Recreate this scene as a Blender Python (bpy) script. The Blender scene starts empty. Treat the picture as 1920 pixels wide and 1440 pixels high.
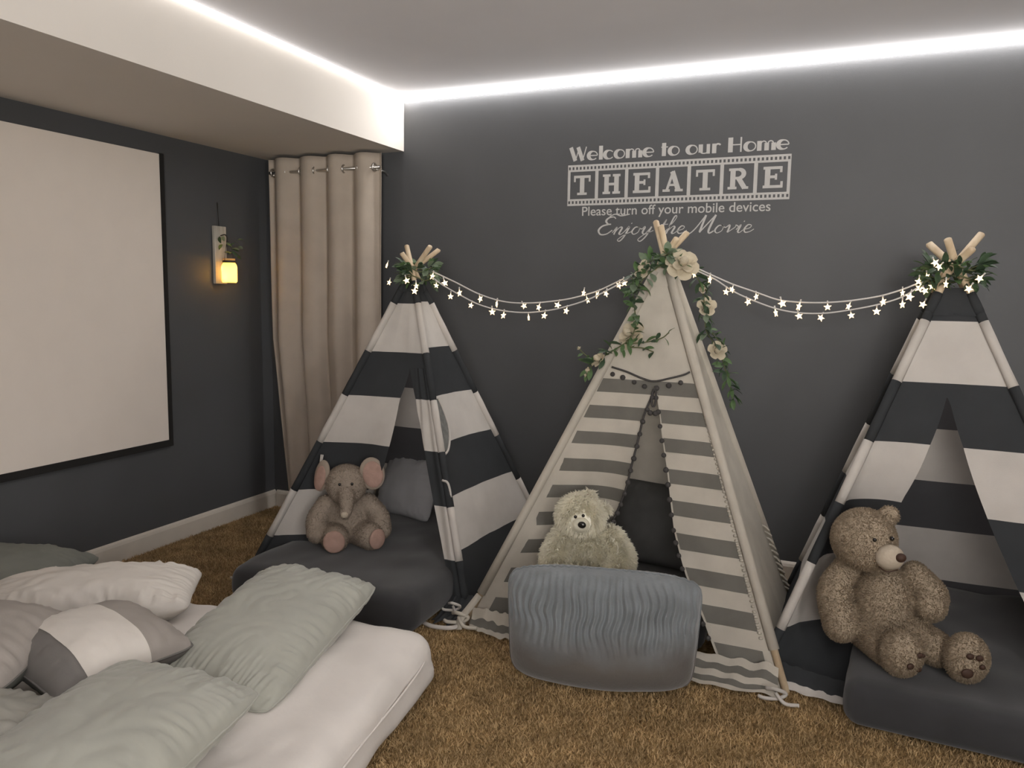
import bpy, bmesh, math, random
import numpy as np
from mathutils import Vector, Matrix, Euler, noise

random.seed(7)
rng = np.random.default_rng(7)
SC = bpy.context.scene
COL = SC.collection
PI = math.pi

# ------------------------------------------------------------------ camera
cd = bpy.data.cameras.new('camera')
cam = bpy.data.objects.new('camera', cd)
COL.objects.link(cam)
yaw, pitch, roll = -0.4060, -0.1150, 0.0153
fw = Vector((math.sin(yaw) * math.cos(pitch), math.cos(yaw) * math.cos(pitch), math.sin(pitch)))
r0 = Vector((math.cos(yaw), -math.sin(yaw), 0))
u0 = r0.cross(fw)
rt = math.cos(roll) * r0 + math.sin(roll) * u0
up = -math.sin(roll) * r0 + math.cos(roll) * u0
cam.matrix_world = Matrix(((rt.x, up.x, -fw.x, 3.3183), (rt.y, up.y, -fw.y, -3.8999), (rt.z, up.z, -fw.z, 1.3743), (0, 0, 0, 1)))
cd.sensor_width = 36.0
cd.lens = 1465.4 / 1920 * 36
cd.clip_start = 0.02
SC.camera = cam

# ------------------------------------------------------------------ world, exposure, lamps
w = bpy.data.worlds.new('world')
SC.world = w
w.use_nodes = True
w.node_tree.nodes['Background'].inputs[0].default_value = (0.9, 0.9, 1, 1)
w.node_tree.nodes['Background'].inputs[1].default_value = 0.0
SC.view_settings.view_transform = 'Standard'
SC.view_settings.look = 'None'
SC.view_settings.exposure = 0.0
SC.view_settings.gamma = 1.0
SC.view_settings.use_curve_mapping = False
LED_BACK, LED_SOFFIT = 74.0, 6.0      # emission strength of the two visible LED strips
LED_COL = (1.0, 0.965, 0.935)
STAR_E, FAIRY_E = 2.6, 100.0
P_RIGHT, P_ROOM = 72.0, 34.0
P_UPFILL = 104.0
ROOM_X1, ROOM_Y0, H = 5.6, -6.0, 2.45
SOF_X, SOF_Z = 0.9583, 2.1595

def lamp(name, loc, rot, sx, sy, power, col):
    l = bpy.data.lights.new(name, 'AREA')
    l.shape = 'RECTANGLE'; l.size = sx; l.size_y = sy; l.energy = power; l.color = col
    o = bpy.data.objects.new(name, l)
    o.location = loc; o.rotation_euler = rot
    COL.objects.link(o)
    return o
lamp('side_fill_lamp', (ROOM_X1 - 0.03, -4.7, 1.30), (0, math.radians(90), 0), 1.7, 1.2, P_RIGHT, (1.0, 0.96, 0.91))  # unseen fill lamp added at the right to brighten the left side
# fill lamps added out of view behind the camera to brighten the room
lamp('rear_fill_lamp', (4.3, ROOM_Y0 + 0.05, 1.15), (math.radians(90), 0, 0), 1.3, 2.0, P_ROOM, (1.0, 0.955, 0.90))  # added fill from the rear end, no real source stands there
wl = lamp('upward_fill_lamp', (3.9, ROOM_Y0 + 0.1, 1.8), (math.radians(122), 0, math.radians(6)), 1.2, 0.5, P_UPFILL, (1.0, 0.955, 0.91))  # added fill tilted up to lift the ceiling, soffit and upper walls
wl.data.spread = math.radians(100)

# ------------------------------------------------------------------ materials
MATS = {}
def mat(name, col, rough=0.85, bump=None, var=0.0, vscale=8.0, metal=0.0, trans=0.0, tcol=None, sheen=0.0, emit=None, col2=None, coord='Object', spec=0.3, stretch=None):
    if name in MATS: return MATS[name]
    m = bpy.data.materials.new(name); m.use_nodes = True
    nt = m.node_tree; N = nt.nodes; L = nt.links
    b = N['Principled BSDF']
    b.inputs['Base Color'].default_value = (*col, 1)
    b.inputs['Roughness'].default_value = rough
    b.inputs['Metallic'].default_value = metal
    b.inputs['Specular IOR Level'].default_value = spec
    if sheen:
        b.inputs['Sheen Weight'].default_value = sheen
        b.inputs['Sheen Roughness'].default_value = 0.5
    tc = N.new('ShaderNodeTexCoord')
    mp = N.new('ShaderNodeMapping'); L.new(tc.outputs[coord], mp.inputs[0])
    if stretch: mp.inputs['Scale'].default_value = stretch
    if var or col2:
        n = N.new('ShaderNodeTexNoise'); n.inputs['Scale'].default_value = vscale; n.inputs['Detail'].default_value = 5
        L.new(mp.outputs[0], n.inputs['Vector'])
        r = N.new('ShaderNodeValToRGB')
        a = col2 if col2 else tuple(c * (1 - var) for c in col)
        c2 = col if col2 else tuple(min(1, c * (1 + var)) for c in col)
        r.color_ramp.elements[0].position = 0.35; r.color_ramp.elements[1].position = 0.65
        r.color_ramp.elements[0].color = (*a, 1); r.color_ramp.elements[1].color = (*c2, 1)
        L.new(n.outputs['Fac'], r.inputs[0]); L.new(r.outputs[0], b.inputs['Base Color'])
    if bump:
        sc, st, di = bump
        n2 = N.new('ShaderNodeTexNoise'); n2.inputs['Scale'].default_value = sc; n2.inputs['Detail'].default_value = 4
        L.new(mp.outputs[0], n2.inputs['Vector'])
        bp = N.new('ShaderNodeBump'); bp.inputs['Strength'].default_value = st; bp.inputs['Distance'].default_value = di
        L.new(n2.outputs['Fac'], bp.inputs['Height']); L.new(bp.outputs[0], b.inputs['Normal'])
    if trans:
        t = N.new('ShaderNodeBsdfTranslucent')
        src = b.inputs['Base Color'].links[0].from_socket if b.inputs['Base Color'].links else None
        if tcol: t.inputs[0].default_value = (*tcol, 1)
        elif src: L.new(src, t.inputs[0])
        else: t.inputs[0].default_value = (*col, 1)
        mx = N.new('ShaderNodeMixShader'); mx.inputs[0].default_value = trans
        L.new(b.outputs[0], mx.inputs[1]); L.new(t.outputs[0], mx.inputs[2])
        L.new(mx.outputs[0], N['Material Output'].inputs[0])
    if emit:
        b.inputs['Emission Color'].default_value = (*emit[0], 1)
        b.inputs['Emission Strength'].default_value = emit[1]
    MATS[name] = m
    return m

WALL = mat('charcoal_wall_paint', (0.077, 0.079, 0.083), 0.55, bump=(220, 0.12, 0.002), var=0.03, vscale=3, spec=0.35)
CEIL = mat('ceiling_paint', (0.83, 0.83, 0.87), 0.9, bump=(160, 0.15, 0.002), var=0.02, vscale=2)
SOFF = mat('soffit_paint', (0.69, 0.65, 0.60), 0.8, bump=(160, 0.12, 0.002), var=0.02, vscale=2)
TRIM = mat('white_trim_paint', (0.62, 0.57, 0.50), 0.5, var=0.04, vscale=6)
CARPET = mat('tan_carpet', (0.36, 0.245, 0.125), 1.0, bump=(120, 0.9, 0.012), col2=(0.20, 0.13, 0.06), vscale=45, spec=0.05)
PILE1 = mat('carpet_pile_light', (0.46, 0.325, 0.175), 1.0, var=0.2, vscale=9, spec=0.05)
PILE2 = mat('carpet_pile_dark', (0.27, 0.18, 0.085), 1.0, var=0.2, vscale=9, spec=0.05)
CAN_W = mat('white_canvas', (0.62, 0.585, 0.545), 0.95, bump=(260, 0.25, 0.002), var=0.05, vscale=7, trans=0.22, spec=0.1)
CAN_D = mat('dark_slate_canvas', (0.050, 0.054, 0.058), 0.95, bump=(260, 0.25, 0.002), var=0.08, vscale=7, trans=0.28, tcol=(0.20, 0.185, 0.19), spec=0.1)
CAN_B = mat('beige_canvas', (0.56, 0.52, 0.45), 0.95, bump=(220, 0.35, 0.002), var=0.06, vscale=10, trans=0.22, spec=0.1)
CAN_G = mat('grey_stripe_canvas', (0.155, 0.148, 0.130), 0.95, bump=(220, 0.3, 0.002), var=0.08, vscale=10, trans=0.12, spec=0.1)
POM = mat('charcoal_yarn', (0.06, 0.056, 0.054), 1.0, bump=(300, 0.8, 0.003))
WOOD = mat('pale_pine', (0.62, 0.51, 0.36), 0.6, col2=(0.50, 0.38, 0.25), vscale=5, stretch=(6, 6, 0.6))
FOAM = mat('charcoal_mattress_cover', (0.032, 0.032, 0.034), 0.9, bump=(300, 0.2, 0.002), var=0.1, vscale=5, sheen=0.25)
SHEET = mat('white_sheet_cotton', (0.66, 0.62, 0.58), 0.85, bump=(14, 0.25, 0.01), var=0.03, vscale=5)
SATIN = mat('sage_grey_sateen', (0.335, 0.335, 0.290), 0.55, bump=(16, 0.18, 0.008), var=0.04, vscale=4, sheen=0.2)
PWHITE = mat('white_pillowcase', (0.62, 0.58, 0.53), 0.8, bump=(12, 0.25, 0.01), var=0.03)
DKGREY = mat('dark_grey_cotton', (0.15, 0.14, 0.13), 0.85, bump=(200, 0.2, 0.002), var=0.06)
GRNGREY = mat('green_grey_cotton', (0.16, 0.165, 0.145), 0.85, bump=(200, 0.2, 0.002), var=0.08)
MAUVE = mat('mauve_grey_cotton', (0.30, 0.27, 0.245), 0.85, bump=(200, 0.2, 0.002), var=0.06)
VELVET = mat('silver_velvet_plush', (0.165, 0.180, 0.190), 0.75, bump=(90, 0.3, 0.004), var=0.12, vscale=14, sheen=0.4)
CURT = mat('taupe_curtain_linen', (0.50, 0.43, 0.36), 0.9, bump=(180, 0.2, 0.002), var=0.05, trans=0.15)
METAL = mat('brushed_steel', (0.62, 0.60, 0.57), 0.35, metal=1.0)
DKMETAL = mat('dark_iron', (0.05, 0.045, 0.04), 0.5, metal=0.8)
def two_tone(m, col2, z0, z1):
    """the lower part of the pillow fades into a browner, darker tone"""
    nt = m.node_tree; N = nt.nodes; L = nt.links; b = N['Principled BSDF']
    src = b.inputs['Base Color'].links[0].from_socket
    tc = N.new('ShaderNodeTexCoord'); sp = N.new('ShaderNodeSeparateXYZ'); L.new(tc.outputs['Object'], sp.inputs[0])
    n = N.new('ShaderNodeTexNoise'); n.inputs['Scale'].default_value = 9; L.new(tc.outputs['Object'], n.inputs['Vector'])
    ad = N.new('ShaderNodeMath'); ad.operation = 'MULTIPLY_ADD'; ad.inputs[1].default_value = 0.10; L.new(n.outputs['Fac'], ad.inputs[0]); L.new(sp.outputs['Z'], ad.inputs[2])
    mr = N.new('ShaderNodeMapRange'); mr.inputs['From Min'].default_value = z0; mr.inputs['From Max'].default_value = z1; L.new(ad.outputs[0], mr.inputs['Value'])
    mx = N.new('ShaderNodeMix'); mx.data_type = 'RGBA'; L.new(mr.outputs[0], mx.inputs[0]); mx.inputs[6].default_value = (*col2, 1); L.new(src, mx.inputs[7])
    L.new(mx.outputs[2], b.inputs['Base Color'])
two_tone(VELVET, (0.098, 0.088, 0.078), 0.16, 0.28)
SCREEN = mat('projection_screen_fabric', (0.76, 0.69, 0.62), 0.9, var=0.01)
BLACK = mat('black_velvet_border', (0.018, 0.017, 0.016), 0.95)
DECAL = mat('silver_vinyl', (0.47, 0.46, 0.445), 0.6, var=0.03, vscale=30)
LEAF1 = mat('green_leaf', (0.085, 0.145, 0.060), 0.55, var=0.25, vscale=30, trans=0.2)
LEAF2 = mat('eucalyptus_leaf', (0.165, 0.215, 0.145), 0.6, var=0.2, vscale=30, trans=0.2)
LEAF3 = mat('dark_leaf', (0.045, 0.075, 0.042), 0.5, var=0.25, vscale=30, trans=0.15)
STEM = mat('green_stem', (0.10, 0.11, 0.05), 0.7)
ROSE = mat('cream_petal', (0.60, 0.53, 0.40), 0.75, var=0.08, vscale=25, trans=0.25)
CORD = mat('clear_cord', (0.52, 0.50, 0.48), 0.4)
STAR = mat('lit_star_bulb', (1.0, 0.85, 0.62), 0.4, emit=((1.0, 0.70, 0.36), STAR_E))
FAIRY = mat('lit_fairy_bulb', (1.0, 0.8, 0.4), 0.4, emit=((1.0, 0.62, 0.18), FAIRY_E))
ELE = mat('taupe_plush', (0.33, 0.275, 0.225), 1.0, var=0.04, vscale=40, spec=0.05)
ELEF = mat('taupe_plush_fur', (0.345, 0.288, 0.238), 1.0, var=0.08, vscale=30, spec=0.0, trans=0.5)
PINK = mat('dusty_pink_plush', (0.40, 0.265, 0.22), 1.0, bump=(90, 0.5, 0.004), var=0.08, vscale=30, spec=0.05)
IVORY = mat('ivory_plush', (0.91, 0.88, 0.77), 1.0, var=0.04, vscale=20, spec=0.05)
IVORYF = mat('ivory_fur', (0.93, 0.90, 0.79), 1.0, var=0.05, vscale=18, spec=0.0, trans=0.5)
TED = mat('tan_plush', (0.35, 0.285, 0.21), 1.0, var=0.04, vscale=35, spec=0.05)
TEDF = mat('tan_plush_fur', (0.37, 0.30, 0.222), 1.0, var=0.08, vscale=30, spec=0.0, trans=0.5)
TEDP = mat('pale_plush', (0.45, 0.385, 0.305), 1.0, bump=(90, 0.5, 0.004), var=0.06, spec=0.05)
BROWN = mat('brown_stitch', (0.05, 0.025, 0.016), 0.6)
EYE = mat('black_glossy_eye', (0.012, 0.010, 0.009), 0.15, spec=0.6)
PLANK = mat('whitewashed_board', (0.50, 0.47, 0.41), 0.8, col2=(0.36, 0.33, 0.28), vscale=5, stretch=(8, 8, 0.8))
LEDM = [mat('led_strip_diffuser_%d' % i, (0.9, 0.9, 0.9), 0.5, emit=(LED_COL, q)) for i, q in enumerate((LED_BACK, LED_SOFFIT))]

# ------------------------------------------------------------------ helpers
def origin(o):
    v = np.zeros(3)
    while o is not None:
        v = v + np.array(o.location); o = o.parent
    return v

def part(name, verts, faces, mats, parent=None, smooth=True, midx=None, mesh=None):
    """one mesh object from world-space vertices"""
    if mesh is None:
        v = np.asarray(verts, float)
        if parent is not None: v = v - origin(parent)
        mesh = bpy.data.meshes.new(name)
        mesh.from_pydata(v.tolist(), [], [tuple(int(i) for i in f) for f in faces])
        for m in (mats if isinstance(mats, (list, tuple)) else [mats]): mesh.materials.append(m)
        if midx is not None: mesh.polygons.foreach_set('material_index', np.asarray(midx, np.int32))
        if smooth: mesh.polygons.foreach_set('use_smooth', np.ones(len(mesh.polygons), bool))
        mesh.update()
    o = bpy.data.objects.new(name, mesh)
    COL.objects.link(o)
    if parent is not None: o.parent = parent
    return o

def tag(o, label, cat, group=None):
    o['label'] = label; o['category'] = cat
    if group: o['group'] = group
    return o

def thing(name, label, cat, loc, group=None):
    o = bpy.data.objects.new(name, None)
    o.empty_display_size = 0.05
    o.location = loc
    COL.objects.link(o)
    return tag(o, label, cat, group)

def struct(o):
    o['kind'] = 'structure'; return o

class MB:
    """collects verts and faces"""
    def __init__(s): s.v = []; s.f = []; s.m = []
    def add(s, v, f, mi=0):
        k = len(s.v); s.v += [tuple(p) for p in v]; s.f += [tuple(i + k for i in q) for q in f]; s.m += [mi] * len(f)
        return s
    def build(s, name, mats, parent=None, smooth=True):
        return part(name, s.v, s.f, mats, parent, smooth, s.m if isinstance(mats, (list, tuple)) else None)

def box(x0, x1, y0, y1, z0, z1):
    v = [(x, y, z) for x in (x0, x1) for y in (y0, y1) for z in (z0, z1)]
    return v, [(0, 1, 3, 2), (4, 6, 7, 5), (0, 4, 5, 1), (2, 3, 7, 6), (0, 2, 6, 4), (1, 5, 7, 3)]

def tube(pts, rad, n=8, cap=True, squash=None):
    P = [np.array(p, float) for p in pts]; k = len(P)
    R = rad if isinstance(rad, (list, tuple, np.ndarray)) else [rad] * k
    v = []; f = []
    ref = None
    for i in range(k):
        t = P[min(i + 1, k - 1)] - P[max(i - 1, 0)]; t = t / (np.linalg.norm(t) + 1e-12)
        if ref is None:
            ref = np.cross(t, (0, 0, 1) if abs(t[2]) < 0.9 else (1, 0, 0))
        ref = ref - t * (ref @ t); ref /= np.linalg.norm(ref) + 1e-12
        b = np.cross(t, ref)
        for j in range(n):
            a = 2 * PI * j / n
            v.append(P[i] + R[i] * (math.cos(a) * ref + math.sin(a) * b))
    for i in range(k - 1):
        for j in range(n):
            f.append((i * n + j, i * n + (j + 1) % n, (i + 1) * n + (j + 1) % n, (i + 1) * n + j))
    if cap:
        f.append(tuple(range(n - 1, -1, -1))); f.append(tuple((k - 1) * n + j for j in range(n)))
    return v, f

def lathe(prof, n=20, c=(0, 0, 0)):
    v = []; f = []
    for r, z in prof:
        for j in range(n):
            a = 2 * PI * j / n; v.append((c[0] + r * math.cos(a), c[1] + r * math.sin(a), c[2] + z))
    for i in range(len(prof) - 1):
        for j in range(n):
            f.append((i * n + j, i * n + (j + 1) % n, (i + 1) * n + (j + 1) % n, (i + 1) * n + j))
    return v, f

def ball(c, r, nu=12, nv=8, M=None):
    """ellipsoid; r is a number or three radii; M a 3x3 rotation"""
    r = np.array([r] * 3 if np.isscalar(r) else r, float)
    v = [(0, 0, -1)]
    for i in range(1, nv):
        a = PI * i / nv - PI / 2
        for j in range(nu):
            b = 2 * PI * j / nu; v.append((math.cos(a) * math.cos(b), math.cos(a) * math.sin(b), math.sin(a)))
    v.append((0, 0, 1)); v = np.array(v) * r
    if M is not None: v = v @ np.asarray(M).T
    v = v + np.array(c)
    f = [(0, 1 + (j + 1) % nu, 1 + j) for j in range(nu)]
    for i in range(nv - 2):
        for j in range(nu):
            a = 1 + i * nu; f.append((a + j, a + (j + 1) % nu, a + nu + (j + 1) % nu, a + nu + j))
    t = len(v) - 1; a = 1 + (nv - 2) * nu
    f += [(a + j, a + (j + 1) % nu, t) for j in range(nu)]
    return v.tolist(), f

def grid_faces(nr, nc, k=0):
    return [(k + i * nc + j, k + i * nc + j + 1, k + (i + 1) * nc + j + 1, k + (i + 1) * nc + j) for i in range(nr - 1) for j in range(nc - 1)]

def spline(pts, n=8):
    P = [np.array(p, float) for p in pts]
    P = [2 * P[0] - P[1]] + P + [2 * P[-1] - P[-2]]
    out = []
    for i in range(1, len(P) - 2):
        a, b, c, d = P[i - 1:i + 3]
        for k in range(n):
            t = k / n
            out.append(0.5 * (2 * b + (c - a) * t + (2 * a - 5 * b + 4 * c - d) * t * t + (3 * b - a - 3 * c + d) * t ** 3))
    out.append(P[-2])
    return out

def nz(x, y, z=0.0): return noise.noise(Vector((x, y, z)))

def voxel_mesh(name, shapes, voxel, smooth_it, m, parent):
    """fuse overlapping closed shapes into one continuous surface"""
    mb = MB()
    for v, f in shapes: mb.add(v, f)
    o = mb.build(name + '_tmp', m)
    md = o.modifiers.new('r', 'REMESH'); md.mode = 'VOXEL'; md.voxel_size = voxel
    sm = o.modifiers.new('s', 'SMOOTH'); sm.iterations = smooth_it; sm.factor = 0.5
    dg = bpy.context.evaluated_depsgraph_get()
    me = bpy.data.meshes.new_from_object(o.evaluated_get(dg))
    n = len(me.vertices); co = np.empty(n * 3); me.vertices.foreach_get('co', co); co = co.reshape(-1, 3)
    fs = [tuple(p.vertices) for p in me.polygons]
    tmp = o.data
    bpy.data.objects.remove(o); bpy.data.meshes.remove(tmp); bpy.data.meshes.remove(me)
    return part(name, co, fs, m, parent), co, fs

def fur(co, fs, n, length, width, m, parent, name='fur', droop=0.5, comb=0.35, keep=None):
    """many thin curved blades joined into one part"""
    tri = []
    for f in fs:
        tri.append(f[:3])
        if len(f) == 4: tri.append((f[0], f[2], f[3]))
    tri = np.array(tri); A, B, C = co[tri[:, 0]], co[tri[:, 1]], co[tri[:, 2]]
    nr = np.cross(B - A, C - A); ar = np.linalg.norm(nr, axis=1); nr = nr / (ar[:, None] + 1e-12)
    pk = rng.choice(len(tri), n, p=ar / ar.sum())
    a, b = rng.random(n), rng.random(n); fl = a + b > 1; a[fl] = 1 - a[fl]; b[fl] = 1 - b[fl]
    P = A[pk] + a[:, None] * (B - A)[pk] + b[:, None] * (C - A)[pk]; Nn = nr[pk]
    if keep is not None:
        k = keep(P); P = P[k]; Nn = Nn[k]; n = len(P)
    d = Nn + comb * rng.normal(size=(n, 3)); d[:, 2] -= droop
    d /= np.linalg.norm(d, axis=1)[:, None]
    s = np.cross(d, rng.normal(size=(n, 3))); s /= np.linalg.norm(s, axis=1)[:, None] + 1e-9
    ln = length * (0.6 + 0.7 * rng.random(n))[:, None]; wd = width * (0.6 + 0.8 * rng.random(n))[:, None]
    V = np.empty((n, 4, 3)); base = P - 0.1 * ln * Nn
    V[:, 0] = base - s * wd; V[:, 1] = base + s * wd
    mid = P + 0.55 * ln * (0.6 * Nn + 0.4 * d); V[:, 2] = mid + s * wd * 0.7
    V[:, 3] = P + ln * d
    V = V.reshape(-1, 3)
    if parent is not None: V = V - origin(parent)
    me = bpy.data.meshes.new(name)
    me.vertices.add(4 * n); me.vertices.foreach_set('co', V.ravel())
    me.loops.add(6 * n); me.polygons.add(2 * n)
    k = np.arange(n)[:, None] * 4
    me.loops.foreach_set('vertex_index', np.hstack([k, k + 1, k + 2, k, k + 2, k + 3]).ravel().astype(np.int32))
    me.polygons.foreach_set('loop_start', (np.arange(2 * n) * 3).astype(np.int32))
    me.materials.append(m); me.update(calc_edges=True)
    o = bpy.data.objects.new(name, me); COL.objects.link(o)
    if parent is not None: o.parent = parent
    o['kind'] = 'stuff'
    return o

# ------------------------------------------------------------------ room shell
v, f = box(-0.15, ROOM_X1 + 0.15, ROOM_Y0 - 0.15, 0.15, -0.10, 0.0)
floor = struct(part('floor', v, f, CARPET, smooth=False))
v, f = box(-0.15, ROOM_X1 + 0.15, ROOM_Y0 - 0.15, 0.15, H, H + 0.1); struct(part('ceiling', v, f, CEIL, smooth=False))
v, f = box(-0.15, ROOM_X1 + 0.15, 0, 0.15, 0, H); struct(part('wall_back', v, f, WALL, smooth=False))
v, f = box(-0.15, 0, ROOM_Y0, 0, 0, H); struct(part('wall_left', v, f, WALL, smooth=False))
v, f = box(ROOM_X1, ROOM_X1 + 0.15, ROOM_Y0, 0, 0, H); struct(part('wall_right', v, f, WALL, smooth=False))
v, f = box(-0.15, ROOM_X1 + 0.15, ROOM_Y0 - 0.15, ROOM_Y0, 0, H); struct(part('wall_front', v, f, WALL, smooth=False))
v, f = box(0, SOF_X, ROOM_Y0, 0, SOF_Z, H); struct(part('trim_1', v, f, SOFF, smooth=False))['label'] = 'boxed soffit'

def baseboard(name, pts_fn, L):
    prof = [(0, 0), (0.014, 0), (0.014, 0.085), (0.010, 0.098), (0.004, 0.106), (0, 0.108)]
    vv = [pts_fn(s, d, z) for s in (0, L) for d, z in prof]; n = len(prof)
    ff = [(i, i + 1, n + i + 1, n + i) for i in range(n - 1)] + [tuple(range(n)), tuple(range(2 * n - 1, n - 1, -1))]
    return struct(part(name, vv, ff, TRIM, smooth=False))
baseboard('baseboard_left', lambda s, d, z: (d, -s, z), 6.0)
baseboard('baseboard_back', lambda s, d, z: (s + 0.02, -d, z), ROOM_X1 - 0.03)

# carpet pile: twisted tufts where the floor is open to view
def in_open(x, y):
    a = (x > 1.5) & (x < 4.3) & (y < -1.0) & (y > -2.75)
    b = (x > 0.02) & (x < 1.25) & (y > -2.1) & (y < -0.02)
    c = (x > 2.95) & (x < 3.5) & (y > -1.4) & (y < -0.02)
    return a | b | c
n = 520000
X = rng.uniform(0, 4.3, n); Y = rng.uniform(-2.75, 0, n)
k = in_open(X, Y); X = X[k]; Y = Y[k]; n = len(X)
def pile(name, X, Y, m):
    n = len(X)
    a = rng.uniform(0, 2 * PI, n); l = rng.uniform(0.007, 0.017, n); t = rng.normal(0, 0.008, (n, 2)); wd = rng.uniform(0.0015, 0.0032, n)
    V = np.zeros((n, 3, 3))
    V[:, 0] = np.stack([X - wd * np.cos(a), Y - wd * np.sin(a), np.full(n, -0.001)], 1)
    V[:, 1] = np.stack([X + wd * np.cos(a), Y + wd * np.sin(a), np.full(n, -0.001)], 1)
    V[:, 2] = np.stack([X + t[:, 0], Y + t[:, 1], l], 1)
    me = bpy.data.meshes.new(name); me.vertices.add(3 * n); me.vertices.foreach_set('co', V.ravel())
    me.loops.add(3 * n); me.polygons.add(n)
    me.loops.foreach_set('vertex_index', np.arange(3 * n, dtype=np.int32)); me.polygons.foreach_set('loop_start', (np.arange(n) * 3).astype(np.int32))
    me.materials.append(m); me.update(calc_edges=True)
    o = bpy.data.objects.new(name, me); COL.objects.link(o); o.parent = floor; o['kind'] = 'stuff'
h = rng.random(n) < 0.55
pile('carpet_pile', X[h], Y[h], PILE1); pile('carpet_pile', X[~h], Y[~h], PILE2)

# LED strips along the ceiling edges
def led(name, a, b, out, label, m, cat='light strip'):
    """corner profile: a slim diffuser set at 45 degrees into the joint of wall and ceiling, end caps, white flanges"""
    t = thing(name, label, cat, a)
    a = np.array(a); b = np.array(b); o = np.array(out); S = 0.021
    P = lambda p, s, z: p + s * o + np.array((0, 0, z))
    part('diffuser', [P(a, .001, -S), P(b, .001, -S), P(b, S, -.001), P(a, S, -.001)], [(0, 1, 2, 3) if np.dot(np.cross(b - a, o * S + np.array((0, 0, S))), o - np.array((0, 0, 1))) > 0 else (3, 2, 1, 0)], m, t, smooth=False)
    for p in (a, b): part('end_cap', [P(p, .0005, -S), P(p, S, -.0005), P(p, .0005, -.0005)], [(0, 1, 2)], TRIM, t, smooth=False)
    return t
led('led_strip', (SOF_X + 0.001, 0, H), (ROOM_X1 - 0.02, 0, H), (0, -1, 0), 'long glowing LED strip along the top of the dark wall above the lettering', LEDM[0])
led('led_strip', (SOF_X, -0.002, H), (SOF_X, ROOM_Y0 + 0.05, H), (1, 0, 0), 'glowing LED strip along the upper edge of the white soffit', LEDM[1])

# ------------------------------------------------------------------ projection screen
sy0, sy1, sz0, sz1 = -2.92, -0.843, 0.571, 2.059
t = thing('projection_screen', 'large blank white projection screen with black border on the left wall', 'screen', (0, (sy0 + sy1) / 2, 0.53))
v, f = box(0.008, 0.014, sy0, sy1, sz0, sz1); part('screen_fabric', v, f, SCREEN, t, smooth=False)
v, f = box(0.003, 0.020, sy1 + 0.001, sy1 + 0.024, sz0 - 0.035, sz1 + 0.004); part('side_border', v, f, BLACK, t, smooth=False)
v, f = box(0.003, 0.020, sy0 - 0.03, sy1 + 0.001, sz0 - 0.035, sz0 - 0.001); part('bottom_border', v, f, BLACK, t, smooth=False)
v, f = box(0.003, 0.020, sy0 - 0.035, sy0 - 0.001, sz0 - 0.035, sz1 + 0.004); part('side_border', v, f, BLACK, t, smooth=False)

# ------------------------------------------------------------------ curtain on its rod
rodz, cy = 2.062, -0.115
t = thing('curtain_rod', 'thin steel curtain rod tucked under the soffit', 'curtain rod', (0.02, cy, rodz))
part('rod', *tube([(0.105, cy, rodz), (0.872, cy, rodz)], 0.009, 10), METAL, t)
for x in (0.13, 0.85):
    part('rod_bracket', *tube([(x, cy, rodz - 0.012), (x, -0.03, rodz - 0.012), (x, -0.001, rodz - 0.03)], 0.006, 6), METAL, t)
t = thing('curtain', 'long taupe grommet curtain hanging in the corner under the soffit', 'curtain', (0.5, cy, 0.02))
NC, NR = 150, 60
zt, zb = 2.142, 0.02
vv = []
for i in range(NR + 1):
    z = zt + (zb - zt) * i / NR; fz = 1 - (z - zb) / (zt - zb)
    xl = 0.080 + 0.11 * max(0, fz - .5) / .5; xr = 0.885 - 0.02 * fz
    for j in range(NC + 1):
        u = j / NC
        ph = u * 2 * PI * 4.5 + 0.5 * math.sin(3 * u + 2) + 0.25 * fz * math.sin(7 * u)
        A = 0.028 + 0.006 * fz
        y = cy + A * math.sin(ph) + 0.010 * fz * math.sin(2.3 * ph + 1) + 0.006 * nz(u * 9, z * 1.5)
        vv.append((xl + (xr - xl) * u + 0.010 * math.cos(ph), min(y, -0.02), z))
cur = part('cloth_panel', vv, grid_faces(NR + 1, NC + 1), CURT, t)
md = cur.modifiers.new('thick', 'SOLIDIFY'); md.thickness = 0.0025
for kx in range(8):
    u = (kx + 0.5) / 8
    x = 0.080 + 0.805 * u + 0.003
    ring = [(x, cy + 0.021 * math.cos(a), rodz + 0.021 * math.sin(a)) for a in np.linspace(0, 2 * PI, 19)]
    part('grommet', *tube(ring, 0.0055, 6, cap=False), METAL, t)

# ------------------------------------------------------------------ mason jar sconce on the left wall
t = thing('jar_sconce', 'whitewashed board wall sconce with a glowing mason jar and greenery', 'wall sconce', (0, -0.43, 1.41))
v, f = box(0.002, 0.022, -0.482, -0.392, 1.405, 1.728)
o = part('board', v, f, PLANK, t, smooth=False); bv = o.modifiers.new('b', 'BEVEL'); bv.width = 0.003; bv.segments = 2
part('hanging_cord', *tube([(0.012, -0.437, 1.715), (0.008, -0.437, 1.80), (0.004, -0.437, 1.86)], 0.0018, 5), DKMETAL, t)
JL = []
for q in range(16):
    JL.append((0.050 + 0.03 * math.sin(q * 2.1), -0.425 + 0.050 * math.cos(q * 1.7) + 0.02, 1.57 + 0.012 * (q % 8)))
part('hook', *tube(spline([(0.022, -0.437, 1.675), (0.055, -0.437, 1.68), (0.07, -0.437, 1.66), (0.065, -0.437, 1.64)], 5), 0.003, 6), DKMETAL, t)
jc = (0.075, -0.432, 1.412)
JG = bpy.data.materials.new('warm_jar_glass'); JG.use_nodes = True; MATS['jar'] = JG
nt = JG.node_tree; b = nt.nodes['Principled BSDF']
b.inputs['Base Color'].default_value = (1, 0.86, 0.55, 1); b.inputs['Roughness'].default_value = 0.25
tl = nt.nodes.new('ShaderNodeBsdfTranslucent'); tl.inputs[0].default_value = (1.0, 0.80, 0.42, 1)
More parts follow.
